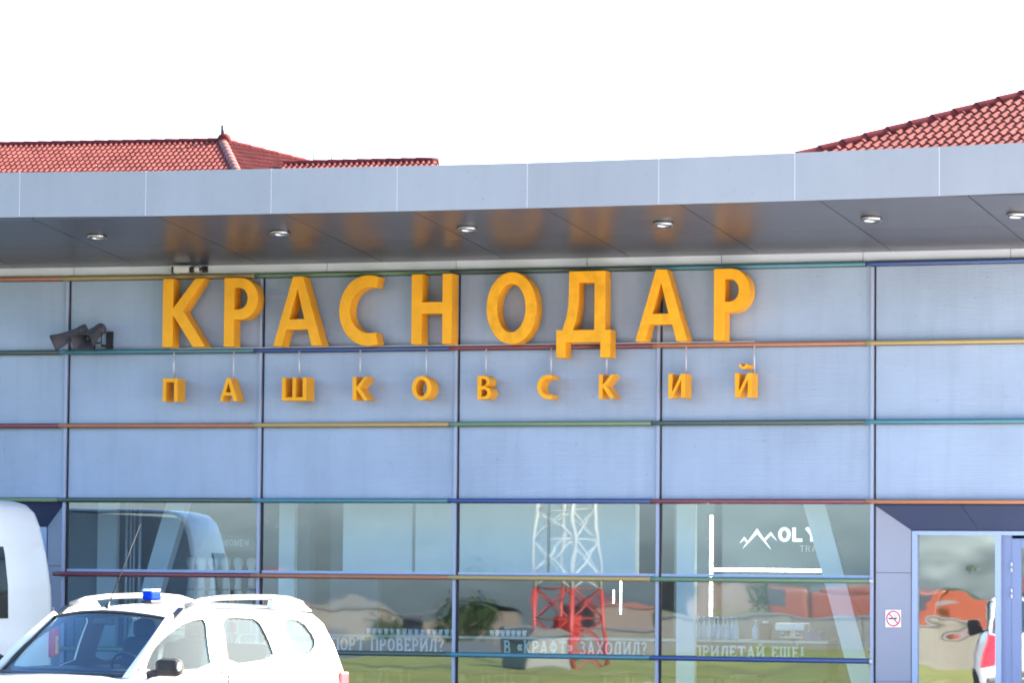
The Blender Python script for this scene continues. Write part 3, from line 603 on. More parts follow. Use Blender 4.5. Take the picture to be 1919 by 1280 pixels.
# ------------------------------------------------------------------ lettering made of strokes
def S(*p): return [(p[i], p[i + 1]) for i in range(0, len(p), 2)]
def A_(cx, cy, rx, ry, a0, a1, n=8): return arc(cx, cy, rx, ry, a0, a1, n)
GL = {  # width, strokes
 'П': (.7, [S(.1, 0, .1, 1), S(.6, 0, .6, 1), S(.1, .93, .6, .93)]), 'О': (.7, [A_(.35, .5, .27, .43, 0, 360, 16)]), 'Р': (.62, [S(.1, 0, .1, 1), [(.1, .93)] + A_(.33, .70, .2, .23, 90, -90) + [(.1, .47)]]),
 'Т': (.7, [S(.35, 0, .35, 1), S(.04, .93, .66, .93), S(.04, .78, .04, .98), S(.66, .78, .66, .98)]), 'В': (.64, [S(.1, 0, .1, 1), [(.1, .93)] + A_(.32, .73, .18, .2, 90, -90) + [(.1, .53)], [(.1, .53)] + A_(.34, .30, .22, .23, 90, -90) + [(.1, .07)]]),
 'Е': (.6, [S(.1, 0, .1, 1), S(.1, .93, .54, .93), S(.1, .5, .44, .5), S(.1, .07, .56, .07), S(.53, .78, .53, .98), S(.55, .02, .55, .24)]),
 'И': (.72, [S(.1, 0, .1, 1), S(.62, 0, .62, 1), S(.1, .1, .62, .9)]), 'Й': (.72, [S(.1, 0, .1, 1), S(.62, 0, .62, 1), S(.1, .1, .62, .9), A_(.36, 1.27, .16, .14, 200, 340)]),
 'Л': (.72, [S(.62, 0, .62, 1), S(.25, .93, .62, .93), [(.26, .95), (.24, .4), (.16, .1), (.04, .08)]]), 'К': (.7, [S(.1, 0, .1, 1), S(.12, .5, .6, .98), S(.22, .58, .62, .02)]),
 'А': (.74, [S(.1, 0, .36, 1), S(.62, 0, .36, 1), S(.18, .3, .54, .3)]), 'Ф': (.84, [S(.42, 0, .42, 1), A_(.42, .53, .3, .28, 0, 360, 16)]), 'З': (.6, [A_(.27, .73, .2, .2, 150, -90), A_(.27, .29, .24, .23, 90, -150)]),
 'Х': (.72, [S(.08, 0, .64, 1), S(.64, 0, .08, 1)]), 'Д': (.78, [S(.6, .1, .6, 1), S(.24, .93, .6, .93), S(.25, .95, .14, .1), S(.04, .08, .74, .08), S(.06, -.15, .06, .1), S(.72, -.15, .72, .1)]),
 'Щ': (1.0, [S(.1, 0, .1, 1), S(.46, 0, .46, 1), S(.82, 0, .82, 1), S(.1, .07, .95, .07), S(.93, -.15, .93, .1)]), 'Ё': (.6, [S(.1, 0, .1, 1), S(.1, .93, .54, .93), S(.1, .5, .44, .5), S(.1, .07, .56, .07), S(.18, 1.12, .18, 1.26), S(.42, 1.12, .42, 1.26)]),
 '?': (.55, [A_(.26, .75, .2, .2, 165, -80) + [(.27, .35)], S(.27, 0, .27, .15)]), '!': (.3, [S(.14, .3, .14, 1), S(.14, 0, .14, .15)]), '«': (.5, [S(.22, .25, .06, .48), S(.06, .48, .22, .7), S(.44, .25, .28, .48), S(.28, .48, .44, .7)]),
 '»': (.5, [S(.06, .25, .22, .48), S(.22, .48, .06, .7), S(.28, .25, .44, .48), S(.44, .48, .28, .7)]), ' ': (.38, []),
 'W': (.95, [S(.06, 1, .26, 0), S(.26, 0, .47, .95), S(.47, .95, .68, 0), S(.68, 0, .88, 1)]), 'O': (.76, [A_(.38, .5, .29, .43, 0, 360, 16)]), 'M': (.86, [S(.1, 0, .1, 1), S(.1, .97, .42, .1), S(.42, .1, .74, .97), S(.74, 0, .74, 1)]),
 'E': (.6, [S(.1, 0, .1, 1), S(.1, .93, .54, .93), S(.1, .5, .48, .5), S(.1, .07, .54, .07)]), 'N': (.74, [S(.1, 0, .1, 1), S(.62, 0, .62, 1), S(.1, .95, .62, .05)]),
 'L': (.7, [S(.1, 0, .1, 1), S(.1, .09, .62, .09)]), 'Y': (.8, [S(.05, 1, .4, .48), S(.75, 1, .4, .48), S(.4, 0, .4, .5)]), 'T': (.6, [S(.3, 0, .3, 1), S(0, .93, .6, .93)]), 'R': (.64, [S(.1, 0, .1, 1), [(.1, .93)] + A_(.33, .70, .2, .23, 90, -90) + [(.1, .47)], S(.3, .47, .56, 0)]),
 'A': (.74, [S(.08, 0, .36, 1), S(.64, 0, .36, 1), S(.18, .3, .54, .3)]), 'V': (.7, [S(.05, 1, .34, 0), S(.34, 0, .63, 1)])}
def text_mb(txt, h, t, slab=False, sx=1.0, gap=.16, depth=.004):
    mb = MB(); x = 0.0; k = 0
    def bar(a, b, th):
        nonlocal k
        a, b = V((a[0], 0, a[1])), V((b[0], 0, b[1])); d = b - a; L_ = d.length
        if L_ < 1e-6: return
        d /= L_; n = V((-d.z, 0, d.x)) * th / 2; k += 1; y = V((0, -depth - (k % 7) * 0.00025, 0))
        mb.hexa([a - n, b - n, b + n, a + n, a - n + y, b - n + y, b + n + y, a + n + y])
    for ch in txt:
        w, st = GL[ch]
        for s in st:
            pts = [((x + px * sx) * h, py * h) for px, py in s]
            for a, b in zip(pts, pts[1:]):
                ex = 0.0
                bar(a, b, t * h)
            if slab and len(s) == 2 and abs(s[0][0] - s[1][0]) < .01 and abs(s[1][1] - s[0][1]) > .5:
                for q in s: bar(((x + s[0][0] * sx - .15) * h, (q[1] * .9 + .05) * h), ((x + s[0][0] * sx + .15) * h, (q[1] * .9 + .05) * h), .1 * h)
        x += w * sx + gap
    return mb, (x - gap) * h
def text_part(name, txt, h, t, width, parent, loc, m, slab=False, gap=.16, depth=.004):
    _, w0 = text_mb(txt, h, t, slab, 1.0, gap)
    mb, w = text_mb(txt, h, t, slab, 1.0, gap, depth); s = width / w0
    for v in mb.v: v.x *= s
    o = mb.build(name, m, parent); o.location = loc; return o

# ------------------------------------------------------------------ inside the shops
DB = -1.2
bar = empty('bar_counter', wp(6.0, 0.14, DB), world_space=True); tag(bar, 'long dark green bar counter with white slogans on its front, behind the shop windows', 'counter')
mb = MB(); wspan(mb, 0.5, 9.14, 0.70, 1.12, DB - 0.5, DB); mb.build('front_board', 'bar_green', bar)
mb = MB(); wspan(mb, 0.48, 9.16, 1.122, 1.150, DB - 0.55, DB + 0.04); mb.build('worktop', 'bar_top', bar)
for u in (0.7, 1.9, 3.3, 4.6, 5.5, 6.9, 7.9, 9.0):
    mb = MB(); wbox(mb, u, u + .09, 0.14, 0.70, DB - .12, DB - .03); mb.build('leg', 'wood', bar)
def walltext(txt, u0, u1, z, h, t, D, parent, m, slab, gap=.16):
    pivot = wp(u0, z, D); _, w0 = text_mb(txt, h, t, slab, 1.0, gap); mb, _ = text_mb(txt, h, t, slab, 1.0, gap); k = (u1 - u0) / w0
    mb.v = [V((v.x * k, v.y, v.z)) for v in mb.v]; out = []
    for v in mb.v: p = wp(u0 + v.x, z + v.z, D - v.y); out.append(p)
    mb.v = out; return mb.build('lettering', m, parent)
walltext('ЕЙ', 1.55, 1.82, 0.955, .165, .16, DB + .001, bar, 'bar_text', True)
walltext('ПОРТ ПРОВЕРИЛ?', 2.99, 4.42, 0.952, .165, .16, DB + .001, bar, 'bar_text', True)
walltext('В «КРАФТ» ЗАХОДИЛ?', 5.18, 6.955, 0.945, .165, .16, DB + .001, bar, 'bar_text', True)
walltext('ПРИЛЕТАЙ ЕЩЁ!', 7.53, 8.86, 0.942, .138, .17, DB + .001, bar, 'bar_text', True)
def cup_mesh(): return MB().lathe([(0, 0), (.022, 0), (.032, .075), (.028, .075), (.02, .006), (0, .006)], n=10).mesh('cup', 'cup_glass')
cm = cup_mesh()
for k in range(15):
    o = bpy.data.objects.new('glass_cup', cm); o.location = wp(3.42 + k * .077, 1.151, DB - .1); COL.objects.link(o)
    tag(o, 'small clear glass in the long even row on the counter, left window', 'cup', 'glasses in a row on the left counter')
for k in range(7):
    o = bpy.data.objects.new('glass_cup', cm); o.location = wp(4.99 + k * .068, 1.151, DB - .1); COL.objects.link(o)
    tag(o, 'small clear glass in the short row on the counter, middle window', 'cup', 'glasses in a row in the middle window')
bmsh = MB().lathe([(0, 0), (.034, 0), (.036, .01), (.036, .13), (.03, .16), (.013, .19), (.012, .25), (.015, .252), (.015, .27), (0, .27)], n=12).mesh('bottle', 'bottle_blue')
for k, u in enumerate((7.55, 7.605, 7.68, 7.735, 7.79, 7.845, 7.90, 7.955, 8.01)):
    o = bpy.data.objects.new('bottle', bmsh); o.location = wp(u, 1.151, DB - .12 - (k % 2) * .04); COL.objects.link(o); tag(o, 'pale blue bottle in the cluster on the right window counter', 'bottle', 'bottles at the left of the right counter')
o = empty('tall_bottle', wp(8.245, 1.151, DB - .12)); tag(o, 'single pale blue bottle standing between the bottle cluster and the coffee machine', 'bottle'); c = bpy.data.objects.new('body', bmsh); link(c, o); c.scale = (1.15, 1.15, .85)
o = empty('carton', wp(8.36, 1.151, DB - .15), wrot(8.36)); tag(o, 'beige carton standing on the counter left of the coffee machine', 'carton'); MB().box((0, 0, .1), (.13, .12, .2)).build('body', 'beige', o, bevel=.004); MB().box((0, 0, .212), (.05, .10, .022)).build('lid', 'sign_plate', o)
o = empty('coffee_machine', wp(8.66, 1.151, DB - .25), wrot(8.66)); tag(o, 'white and chrome espresso machine on the counter above the last slogan', 'coffee machine')
MB().box((0, 0, .16), (.36, .28, .09)).build('top_housing', 'sign_plate', o, bevel=.02); MB().box((0, .08, .07), (.32, .12, .12)).build('back_panel', 'chrome', o)
MB().box((0, -.02, .012), (.38, .3, .024)).build('drip_tray', 'dark_plastic', o); MB().cyl((-.09, -.1, .05), (-.09, -.1, .115), .03).cyl((.09, -.1, .05), (.09, -.1, .115), .03).build('group_head', 'chrome', o)
MB().tube([(.19, -.05, .19), (.23, -.12, .16), (.23, -.13, .03)], .008, 6).build('steam_wand', 'chrome', o)
o = empty('blue_crate', wp(8.93, 1.151, DB - .2), wrot(8.9)); tag(o, 'small blue crate at the right end of the bar counter', 'crate'); MB().box((0, 0, .05), (.22, .2, .09)).build('body', 'rail_blue', o); MB().box((0, 0, .1), (.235, .215, .012)).build('rim', 'rail_blue', o)
def stool(u, lab):
    r = empty('bar_stool', wp(u, 0.14, -0.75), wrot(u)); tag(r, lab, 'stool', 'bar stools in front of the counter')
    MB().box((0, 0, .60), (.34, .32, .04)).build('seat', 'wood', r, bevel=.01)
    for sx in (-1, 1):
        for sy in (-1, 1): MB().cyl((.17 * sx, .15 * sy, 0), (.13 * sx, .12 * sy, .585), .018, n=8).build('leg', 'wood', r)
    MB().box((0, -.135, .2), (.3, .02, .03)).box((0, .135, .2), (.3, .02, .03)).build('stretcher', 'wood', r)
for u, lab in ((3.95, 'wooden bar stool below the slogan in the left window'), (5.25, 'wooden bar stool at the left of the middle window'), (6.75, 'wooden bar stool at the right of the middle window'), (8.3, 'wooden bar stool below the slogan in the right window')): stool(u, lab)
# light tubes
def tube(u0, z0, u1, z1, D, r, lab):
    t = MB().cyl(wp(u0, z0, D), wp(u1, z1, D), r, n=10).build('light_tube', 'tube_light'); tag(t, lab, 'tube light', 'white light tubes inside the right shop')
tube(7.652, 1.425, 7.652, 2.62, -1.5, .017, 'long upright white light tube at the left of the right shop')
tube(7.69, 1.977, 8.995, 1.974, -1.5, .017, 'level white light tube running right from the upright one')
tube(6.388, 1.43, 6.388, 1.86, -2.0, .009, 'thin upright light tube in the middle window right of the mast reflection'); tube(6.30, 1.56, 6.30, 1.72, -2.0, .007, 'short faint light tube beside the thin upright one')
# travel sign
sg = empty('travel_sign', wp(8.3, 2.2, -2.09), world_space=True); tag(sg, 'white mountain logo and capital letters on the dark shop wall', 'sign')
def wpoly(pts, D, th=.012):
    n = len(pts); return MB().add([wp(u, z, D + th) for u, z in pts] + [wp(u, z, D) for u, z in pts], [list(range(n)), list(range(n, 2 * n))[::-1]] + [(i, (i + 1) % n, n + (i + 1) % n, n + i) for i in range(n)])
def X(px, py): return (7.835 + (px - 590) / 242 * 0.462, 2.222 + (368 - py) / 138 * 0.262)
wpoly([X(*p) for p in ((612, 362), (705, 235), (795, 367), (776, 348), (705, 268), (640, 335))], -2.09).build('peak', 'sign_white', sg)
wpoly([X(*p) for p in ((592, 330), (622, 288), (645, 318), (638, 325), (622, 304))], -2.09).build('peak', 'sign_white', sg)
wpoly([X(*p) for p in ((752, 300), (793, 256), (832, 312), (815, 296), (793, 276), (760, 310))], -2.09).build('peak', 'sign_white', sg)
walltext('OLY', 8.315, 8.80, 2.322, .165, .22, -2.09, sg, 'sign_white', False, .14)
walltext('TRAV', 8.575, 8.87, 2.20, .075, .12, -2.09, sg, 'sign_grey', False, .12)
ws = empty('women_sign', wp(1.6, 2.2, -1.58), wrot(1.6)); tag(ws, 'dark sign board reading WOMEN above the row of pale garments', 'sign')
MB().box((0, 0, .06), (.50, .02, .19)).build('board', 'inside_mid', ws)
text_part('lettering', 'WOMEN', .082, .2, .345, ws, (-.17, -.011, .02), 'fabric_white', gap=.12)
# garments
prof = [(0, .5), (.03, .5), (.062, .475), (.066, .43), (.045, .36), (.036, .26), (.042, .16), (.055, .04), (.06, 0.0), (.058, -.02), (0, -.02)]
gm = MB().lathe(prof, n=14, sx=1.0).mesh('garment_body', 'fabric_white')
gl = ['pale garment on a stand, half hidden, first from the left in the row', 'pale garment on a stand, second from the left in the row', 'pale garment on a stand, third from the left in the row', 'pale garment on a stand, fourth from the left in the row', 'pale garment on a stand, fifth from the left in the row', 'pale garment on a stand nearest the window mullion, last of the row']
for u, lab in zip((1.055, 1.19, 1.345, 1.505, 1.665, 1.835), gl):
    r = empty('garment_stand', wp(u, 1.58, -1.5), wrot(u)); tag(r, lab, 'garment', 'pale garments on stands in the left window')
    c = bpy.data.objects.new('garment', gm); link(c, r)
    MB().box((0, 0, .10), (.12, .10, .012)).build('belt', 'inside_mid', r)
    MB().cyl((0, 0, -1.44), (0, 0, -.02), .012, n=8).cyl((0, 0, -1.44), (0, 0, -1.42), .07, n=14).build('stand', 'steel', r)
o = empty('spot_lamp', wp(9.62, 1.98, -1.6), 0); tag(o, 'small lit round ceiling spot seen through the right end of the window', 'lamp'); MB().lathe([(0, .05), (.05, .05), (.055, 0), (.045, 0)], n=14).build('shade', 'trim_black', o); MB().lathe([(.045, .002), (0, .002)], n=14).build('bulb', 'tube_light', o); MB().cyl((0, 0, .05), (0, 0, 1.32), .008, n=6).build('stem', 'trim_black', o)

# ------------------------------------------------------------------ tiled roofs behind the terminal
def tile_mesh(name, m, w=.30, L=.40, th=.028):
    prof = []
    n = 12
    for i in range(n + 1):
        t = i / n; x = -w / 2 + w * t; ph = (t * 2) % 1.0 if i < n else 1.0
        prof.append((x, .045 * max(0, math.sin(math.pi * min(1, max(0, (ph - .15) / .7)))) ** .8 + (.004 if 0.15 < ph < .85 else 0)))
    mb = MB(); k = len(prof); lo = .034
    top0 = [V((x, 0, z + lo)) for x, z in prof]; top1 = [V((x, L, z + .004)) for x, z in prof]; bot0 = [V((x, 0, z + lo - th)) for x, z in prof]
    mb.grid([top0, top1], smooth=True); mb.grid([bot0, top0], smooth=False)
    return mb.mesh(name, m, fix=False)
TILE = tile_mesh('tile', 'tile_red')
def hip_mesh(name, m, L=.43, r0=.132, r1=.122):
    mb = MB(); n = 10
    a = [V((r0 * math.cos(math.pi * k / n), 0, r0 * math.sin(math.pi * k / n) * .9)) for k in range(n + 1)]; b = [V((r1 * math.cos(math.pi * k / n), L, r1 * math.sin(math.pi * k / n) * .9)) for k in range(n + 1)]
    c = [V((p.x * .86, 0, p.z * .86)) for p in a]; d = [V((p.x * .86, .08, p.z * .86)) for p in a]
    mb.grid([a, b]); mb.grid([c, a], smooth=False); mb.grid([d, c]); return mb.mesh(name, m, fix=False)
RIDGE, HIP = hip_mesh('ridge_tile', 'tile_ridge'), hip_mesh('hip_tile', 'tile_hip')
def frame_mat(o, x, y, z): return Matrix(((x.x, y.x, z.x, o.x), (x.y, y.y, z.y, o.y), (x.z, y.z, z.z, o.z), (0, 0, 0, 1)))
def lay_tiles(slope_obj, O, n, down, poly_fn, urange, vrange, gauge=.34, w=.30, cuts=()):
    """O: origin on the plane, down: down-slope unit vector, x across. poly_fn(P) says if a tile centre is inside"""
    x = n.cross(-down).normalized() * -1; upv = -down; x = upv.cross(n).normalized(); cnt = 0
    for vi in range(*vrange):
        for ui in range(*urange):
            P = O + x * (ui * w + w / 2) + down * (vi * gauge); Cc = P + upv * gauge / 2
            s = poly_fn(Cc)
            if s <= -.25: continue
            mw = frame_mat(P + n * random.uniform(0, .004), x, upv, n) @ Matrix.Rotation(random.uniform(-.006, .006), 4, 'Z')
            me = TILE
            if s < .25 and cuts:
                bm = bmesh.new(); bm.from_mesh(TILE); inv = mw.inverted()
                for (cp, cn) in cuts:
                    bmesh.ops.bisect_plane(bm, geom=bm.verts[:] + bm.edges[:] + bm.faces[:], plane_co=inv @ cp, plane_no=(inv.to_3x3() @ cn), clear_outer=True)
                if not bm.faces: bm.free(); continue
                me = bpy.data.meshes.new('tile'); bm.to_mesh(me); bm.free(); me.materials.append(M['tile_red']) if not me.materials else None
            o = bpy.data.objects.new('tile', me); COL.objects.link(o); o.parent = slope_obj; o.matrix_basis = Matrix.Translation(-slope_obj.location) @ mw if False else mw
            o.matrix_parent_inverse = slope_obj.matrix_world.inverted() if False else Matrix.Identity(4)
            cnt += 1
    return cnt
def cap_row(parent, a, b, mesh, name, n_up, pitch=.40, lift=-.01):
    a, b = V(a), V(b); d = (b - a); L_ = d.length; d.normalize(); MB().cyl(a + n_up * .005, b + n_up * .005, .085, n=8).build('ridge_bedding', 'tile_ridge', parent); z = (n_up - d * n_up.dot(d)).normalized(); x = d.cross(z); k = int(L_ / pitch) + 1
    for i in range(k):
        p = a + d * (i * pitch) + z * lift; y = (d + z * -.024).normalized(); zz = (z - y * z.dot(y)).normalized(); xx = y.cross(zz)
        o = bpy.data.objects.new(name, mesh); COL.objects.link(o); o.parent = parent; o.matrix_basis = frame_mat(p + z * .02, xx, y, zz)

P23 = math.radians(23)
# left building: ridge running left from the apex, hip towards the viewer, hip end to the right
AP = V((-7.83, 97.0, 13.44)); b12 = math.radians(12)
eA = V((math.cos(b12), -math.sin(b12), 0)); hA = V((-math.sin(b12), -math.cos(b12), 0))
nA = (hA * math.sin(P23) + V((0, 0, 1)) * math.cos(P23)).normalized(); dA = (hA * math.cos(P23) - V((0, 0, 1)) * math.sin(P23)).normalized()
foot = V((-7.24, 94.28, 12.36)); hipA = (foot - AP).normalized()
e2 = V((-5.61, 98.0, 13.0)); hipB = (e2 - AP).normalized()
nC = hipA.cross(hipB).normalized(); nC = nC if nC.z > 0 else -nC
dC = V((nC.x, nC.y, 0)).normalized(); dC = (dC * nC.z - V((0, 0, 1)) * math.hypot(nC.x, nC.y)).normalized()
LB = tag(empty('tiled_roof_house', (-11, 101, 0)), 'building with a red tiled hip roof rising behind the left part of the eave', 'building'); LB['world_space'] = 1
ridL = AP - eA * 12
eav = 6.5
MB().add([AP, ridL, ridL + dA * eav, AP + hipA * (eav / hipA.dot(dA))], [(0, 1, 2, 3)]).build('roof_slope', 'tile_red', LB, fix=False)
slA = [o for o in LB.children][-1]
MB().add([AP, AP + hipA * (eav / max(.2, hipA.dot(dA))), AP + hipA * 6 + hipB * 6, AP + hipB * 6], [(0, 1, 2, 3)]).build('roof_slope', 'tile_red', LB, fix=False)
slC = [o for o in LB.children][-1]
MB().add([AP, ridL, ridL + V((.2, 8, -3.4)), AP + V((.2, 8, -3.4)), AP + hipB * 6], [(0, 1, 2, 3), (0, 3, 4)]).build('roof_slope', 'tile_red', LB, fix=False)
mb = MB(); q = [ridL + V((1, -4.5, 0)), AP + V((1.2, -4.5, 0)), AP + V((4.5, 1, 0)), AP + V((2, 7, 0)), ridL + V((0, 7, 0))]
n = len(q); mb.add([V((p.x, p.y, 0)) for p in q] + [V((p.x, p.y, 10.6)) for p in q], [list(range(n, 2 * n))] + [(i, (i + 1) % n, n + (i + 1) % n, n + i) for i in range(n)]); mb.build('wall', 'render_wall', LB)
# a tile's frame: x across, y up the slope
xA = (-dA).cross(nA).normalized(); cutA = hipA.cross(nA); cutA = cutA if cutA.dot(eA) > 0 else -cutA
lay_tiles(slA, AP - nA * 0.0, nA, dA, lambda P: -(P - AP).dot(cutA), (-23, 4), (1, 10), cuts=((AP, cutA),))
cutC1 = hipA.cross(nC); cutC1 = cutC1 if cutC1.dot(hipB) < 0 else -cutC1; cutC2 = hipB.cross(nC); cutC2 = cutC2 if cutC2.dot(hipA) < 0 else -cutC2
lay_tiles(slC, AP, nC, dC, lambda P: min(-(P - AP).dot(cutC1.normalized()), -(P - AP).dot(cutC2.normalized())), (-12, 14), (-3, 12), cuts=((AP, cutC1.normalized()), (AP, cutC2.normalized())))
Z1 = V((0, 0, 1))
cap_row(slA, ridL, AP - eA * .1, RIDGE, 'ridge_tile', Z1); cap_row(slA, AP + hipA * 4.2, AP + hipA * .05, HIP, 'hip_tile', (nA + nC).normalized(), pitch=.36)
cap_row(slC, AP + hipB * 5.2, AP + hipB * .35, RIDGE, 'hip_tile', (nC + Z1).normalized())
MB().ball(AP + V((.05, -.02, .09)), .19, 14, s=(1, 1, .8)).build('apex_cap', 'tile_ridge', slA)
MB().cyl(AP + V((0, 0, .2)), AP + V((0, 0, .46)), .05, .045, n=10).build('finial', 'speaker_grey', slA)
# lower wing with a single ridge
WB = tag(empty('low_tiled_wing', (-3.8, 96, 0)), 'low red tiled roof whose ridge line just clears the eave, with two thin rods', 'building'); WB['world_space'] = 1
r0, r1 = V((-6.1, 96.1, 12.74)), V((-1.98, 95.26, 12.77)); rd = (r1 - r0).normalized(); dn = V((-math.sin(b12), -math.cos(b12), 0)) * math.cos(P23) - Z1 * math.sin(P23); ub = V((math.sin(b12), math.cos(b12), 0)) * math.cos(P23) - Z1 * math.sin(P23)
nW = dn.cross(rd); nW = nW if nW.z > 0 else -nW
MB().add([r0, r1, r1 + dn * 5, r0 + dn * 5], [(0, 1, 2, 3)]).build('roof_slope', 'tile_red', WB, fix=False); slW = list(WB.children)[-1]
MB().add([r0, r1, r1 + ub * 5, r0 + ub * 5], [(3, 2, 1, 0)]).build('roof_slope', 'tile_red', WB, fix=False)
lay_tiles(slW, r1, nW.normalized(), dn, lambda P: min(-(P - r1).dot(rd), (P - r0).dot(rd)) - .12, (-15, 1), (1, 4))
mb = MB(); q = [r0 + dn * 4.6, r1 + dn * 4.6, r1 + ub * 4.6, r0 + ub * 4.6]; mb.hexa([V((p.x, p.y, 0)) for p in q] + [V((p.x, p.y, 10.9)) for p in q]); 
mb.add([V((r1.x, r1.y, 12.72)), V((q[1].x, q[1].y, 10.9)), V((q[2].x, q[2].y, 10.9))], [(0, 1, 2)]); mb.build('wall', 'render_wall', WB, fix=False)
cap_row(slW, r0, r1 - rd * .3, RIDGE, 'ridge_tile', Z1)
MB().cyl(r1 - rd * .3 + Z1 * .0, r1 + rd * .03 + Z1 * .01, .10, .105, n=16).build('ridge_end', 'tile_hip', slW)
for px in (.72, .85):
    p = lerp(r0, r1, (px - .72) * .9 + .19); MB().tube([p + Z1 * .0, p + Z1 * .28, p + Z1 * .42 + V((.03 * (1 if px < .8 else -1), 0, 0))], .014, 6).build('rod', 'trim_black', WB)
# right building: hip line climbing to the right
bR = math.radians(26.5); H0 = V((4.41, 56.0, 8.37)); hR = V((-math.sin(bR), -math.cos(bR), 0)); eR = V((math.cos(bR), -math.sin(bR), 0))
nR = (hR * math.sin(P23) + Z1 * math.cos(P23)).normalized(); dR = (hR * math.cos(P23) - Z1 * math.sin(P23)).normalized(); hL = V((-math.cos(bR), math.sin(bR), 0)); nL = (hL * math.sin(P23) + Z1 * math.cos(P23)).normalized()
hip = nR.cross(nL).normalized(); hip = hip if hip.z > 0 else -hip
dL = (hL * math.cos(P23) - Z1 * math.sin(P23)).normalized()
RB = tag(empty('red_hip_roof_house', (11, 58, 0)), 'building with a large red tiled roof slope rising at the right behind the eave', 'building'); RB['world_space'] = 1
base = H0 - hip * 4; top = H0 + hip * 9
MB().add([base, base + eR * 16, top + eR * 4, top], [(0, 1, 2, 3)]).build('roof_slope', 'tile_red', RB, fix=False); slR = list(RB.children)[-1]
MB().add([base, top, top - hR * 4, base - hR * 16], [(0, 1, 2, 3)]).build('roof_slope', 'tile_red', RB, fix=False)
q = [base + V((.5, .4, 0)), base + eR * 16 + V((0, .6, 0)), base + eR * 16 - hR * 12, base - hR * 14 + V((.6, 0, 0))]
MB().hexa([V((p.x, p.y, 0)) for p in q] + [V((p.x, p.y, base.z)) for p in q]).build('wall', 'render_wall', RB)
cutR = hip.cross(nR); cutR = cutR if cutR.dot(eR) < 0 else -cutR
lay_tiles(slR, H0, nR, dR, lambda P: -(P - H0).dot(cutR.normalized()), (-4, 21), (-9, 4), cuts=((H0, cutR.normalized()),))
cap_row(slR, H0 - hip * 1.2, H0 + hip * 6.5, RIDGE, 'hip_tile', Z1)

# ------------------------------------------------------------------ white SUV
CA = math.atan2(-.816, -.577); cRot = Matrix.Rotation(CA, 3, 'Z'); ref = cRot @ V((-.27, .79, 0))
CAR = tag(empty('white_suv', (-2.49 - ref.x, 30.5 - ref.y, 0), CA), 'white compact off-road car with roof rails and a long aerial, front to the left', 'car')
def yin(z): return .80 - .30 * max(0, z - 1.05)
def lower_section(hw, zb, zt, zc):
    h = [(0, zb), (hw - .12, zb), (hw - .02, zb + .08), (hw, .55), (hw + .005, .75), (hw - .01, .92), (hw - .03, zt - .03), (hw - .07, zt), (hw * .6, zc - (zc - zt) * .25), (0, zc)]
    return h
st = [(2.16, .50, .42, .72, .74), (2.12, .66, .30, .80, .83), (2.0, .78, .26, .88, .92), (1.7, .87, .26, .93, .985), (1.2, .90, .28, .975, 1.03), (.85, .90, .28, 1.0, 1.055), (.72, .87, .28, 1.03, 1.04), (0, .85, .28, 1.04, 1.04), (-.8, .86, .28, 1.055, 1.055), (-1.4, .885, .28, 1.07, 1.07), (-1.9, .84, .30, 1.06, 1.06), (-2.10, .76, .34, 1.03, 1.03), (-2.15, .66, .42, .95, .95)]
rows = []
for x, hw, zb, zt, zc in st:
    h = lower_section(hw, zb, zt, zc); rows.append([V((x, y, z)) for y, z in h] + [V((x, -y, z)) for y, z in h[-2:0:-1]])
mb = MB().grid(rows, close=True); n = len(rows[0]); mb.f += [list(range(n)), list(range((len(rows) - 1) * n, len(rows) * n))]; mb.m += [0, 0]; mb.sm += [False, False]
mb.build('body', 'car_white', CAR)
# side frames with real window openings
OUT = [(.80, 1.0), (.70, 1.06), (.45, 1.27), (.12, 1.505), (-.05, 1.545), (-.4, 1.572), (-1.1, 1.578), (-1.6, 1.562), (-1.83, 1.535), (-1.97, 1.45), (-2.07, 1.26), (-2.14, 1.02), (-2.12, .95), (.78, .95)]
WF = [(.53, 1.075), (.50, 1.14), (.39, 1.26), (.19, 1.375), (-.03, 1.462), (-.18, 1.492), (-.33, 1.502), (-.285, 1.30), (-.27, 1.085)]
WR = [(-.50, 1.11), (-.53, 1.33), (-.55, 1.505), (-.8, 1.51), (-1.02, 1.495), (-1.10, 1.33), (-1.14, 1.16)]
WQ = [(-1.36, 1.44), (-1.42, 1.495), (-1.64, 1.475), (-1.78, 1.33), (-1.75, 1.25), (-1.62, 1.19), (-1.51, 1.175), (-1.42, 1.28)]
def round_poly(p, it=1):
    for _ in range(it): p = [q for a, b in zip(p, p[1:] + p[:1]) for q in ((a[0] * .78 + b[0] * .22, a[1] * .78 + b[1] * .22), (a[0] * .22 + b[0] * .78, a[1] * .22 + b[1] * .78))]
    return p
def sidey(x, z, off=0): return yin(z) - (.05 * max(0, (x - .1) / .7) if z > 1.0 else 0) - .06 * max(0, (-1.5 - x) / .6) + off
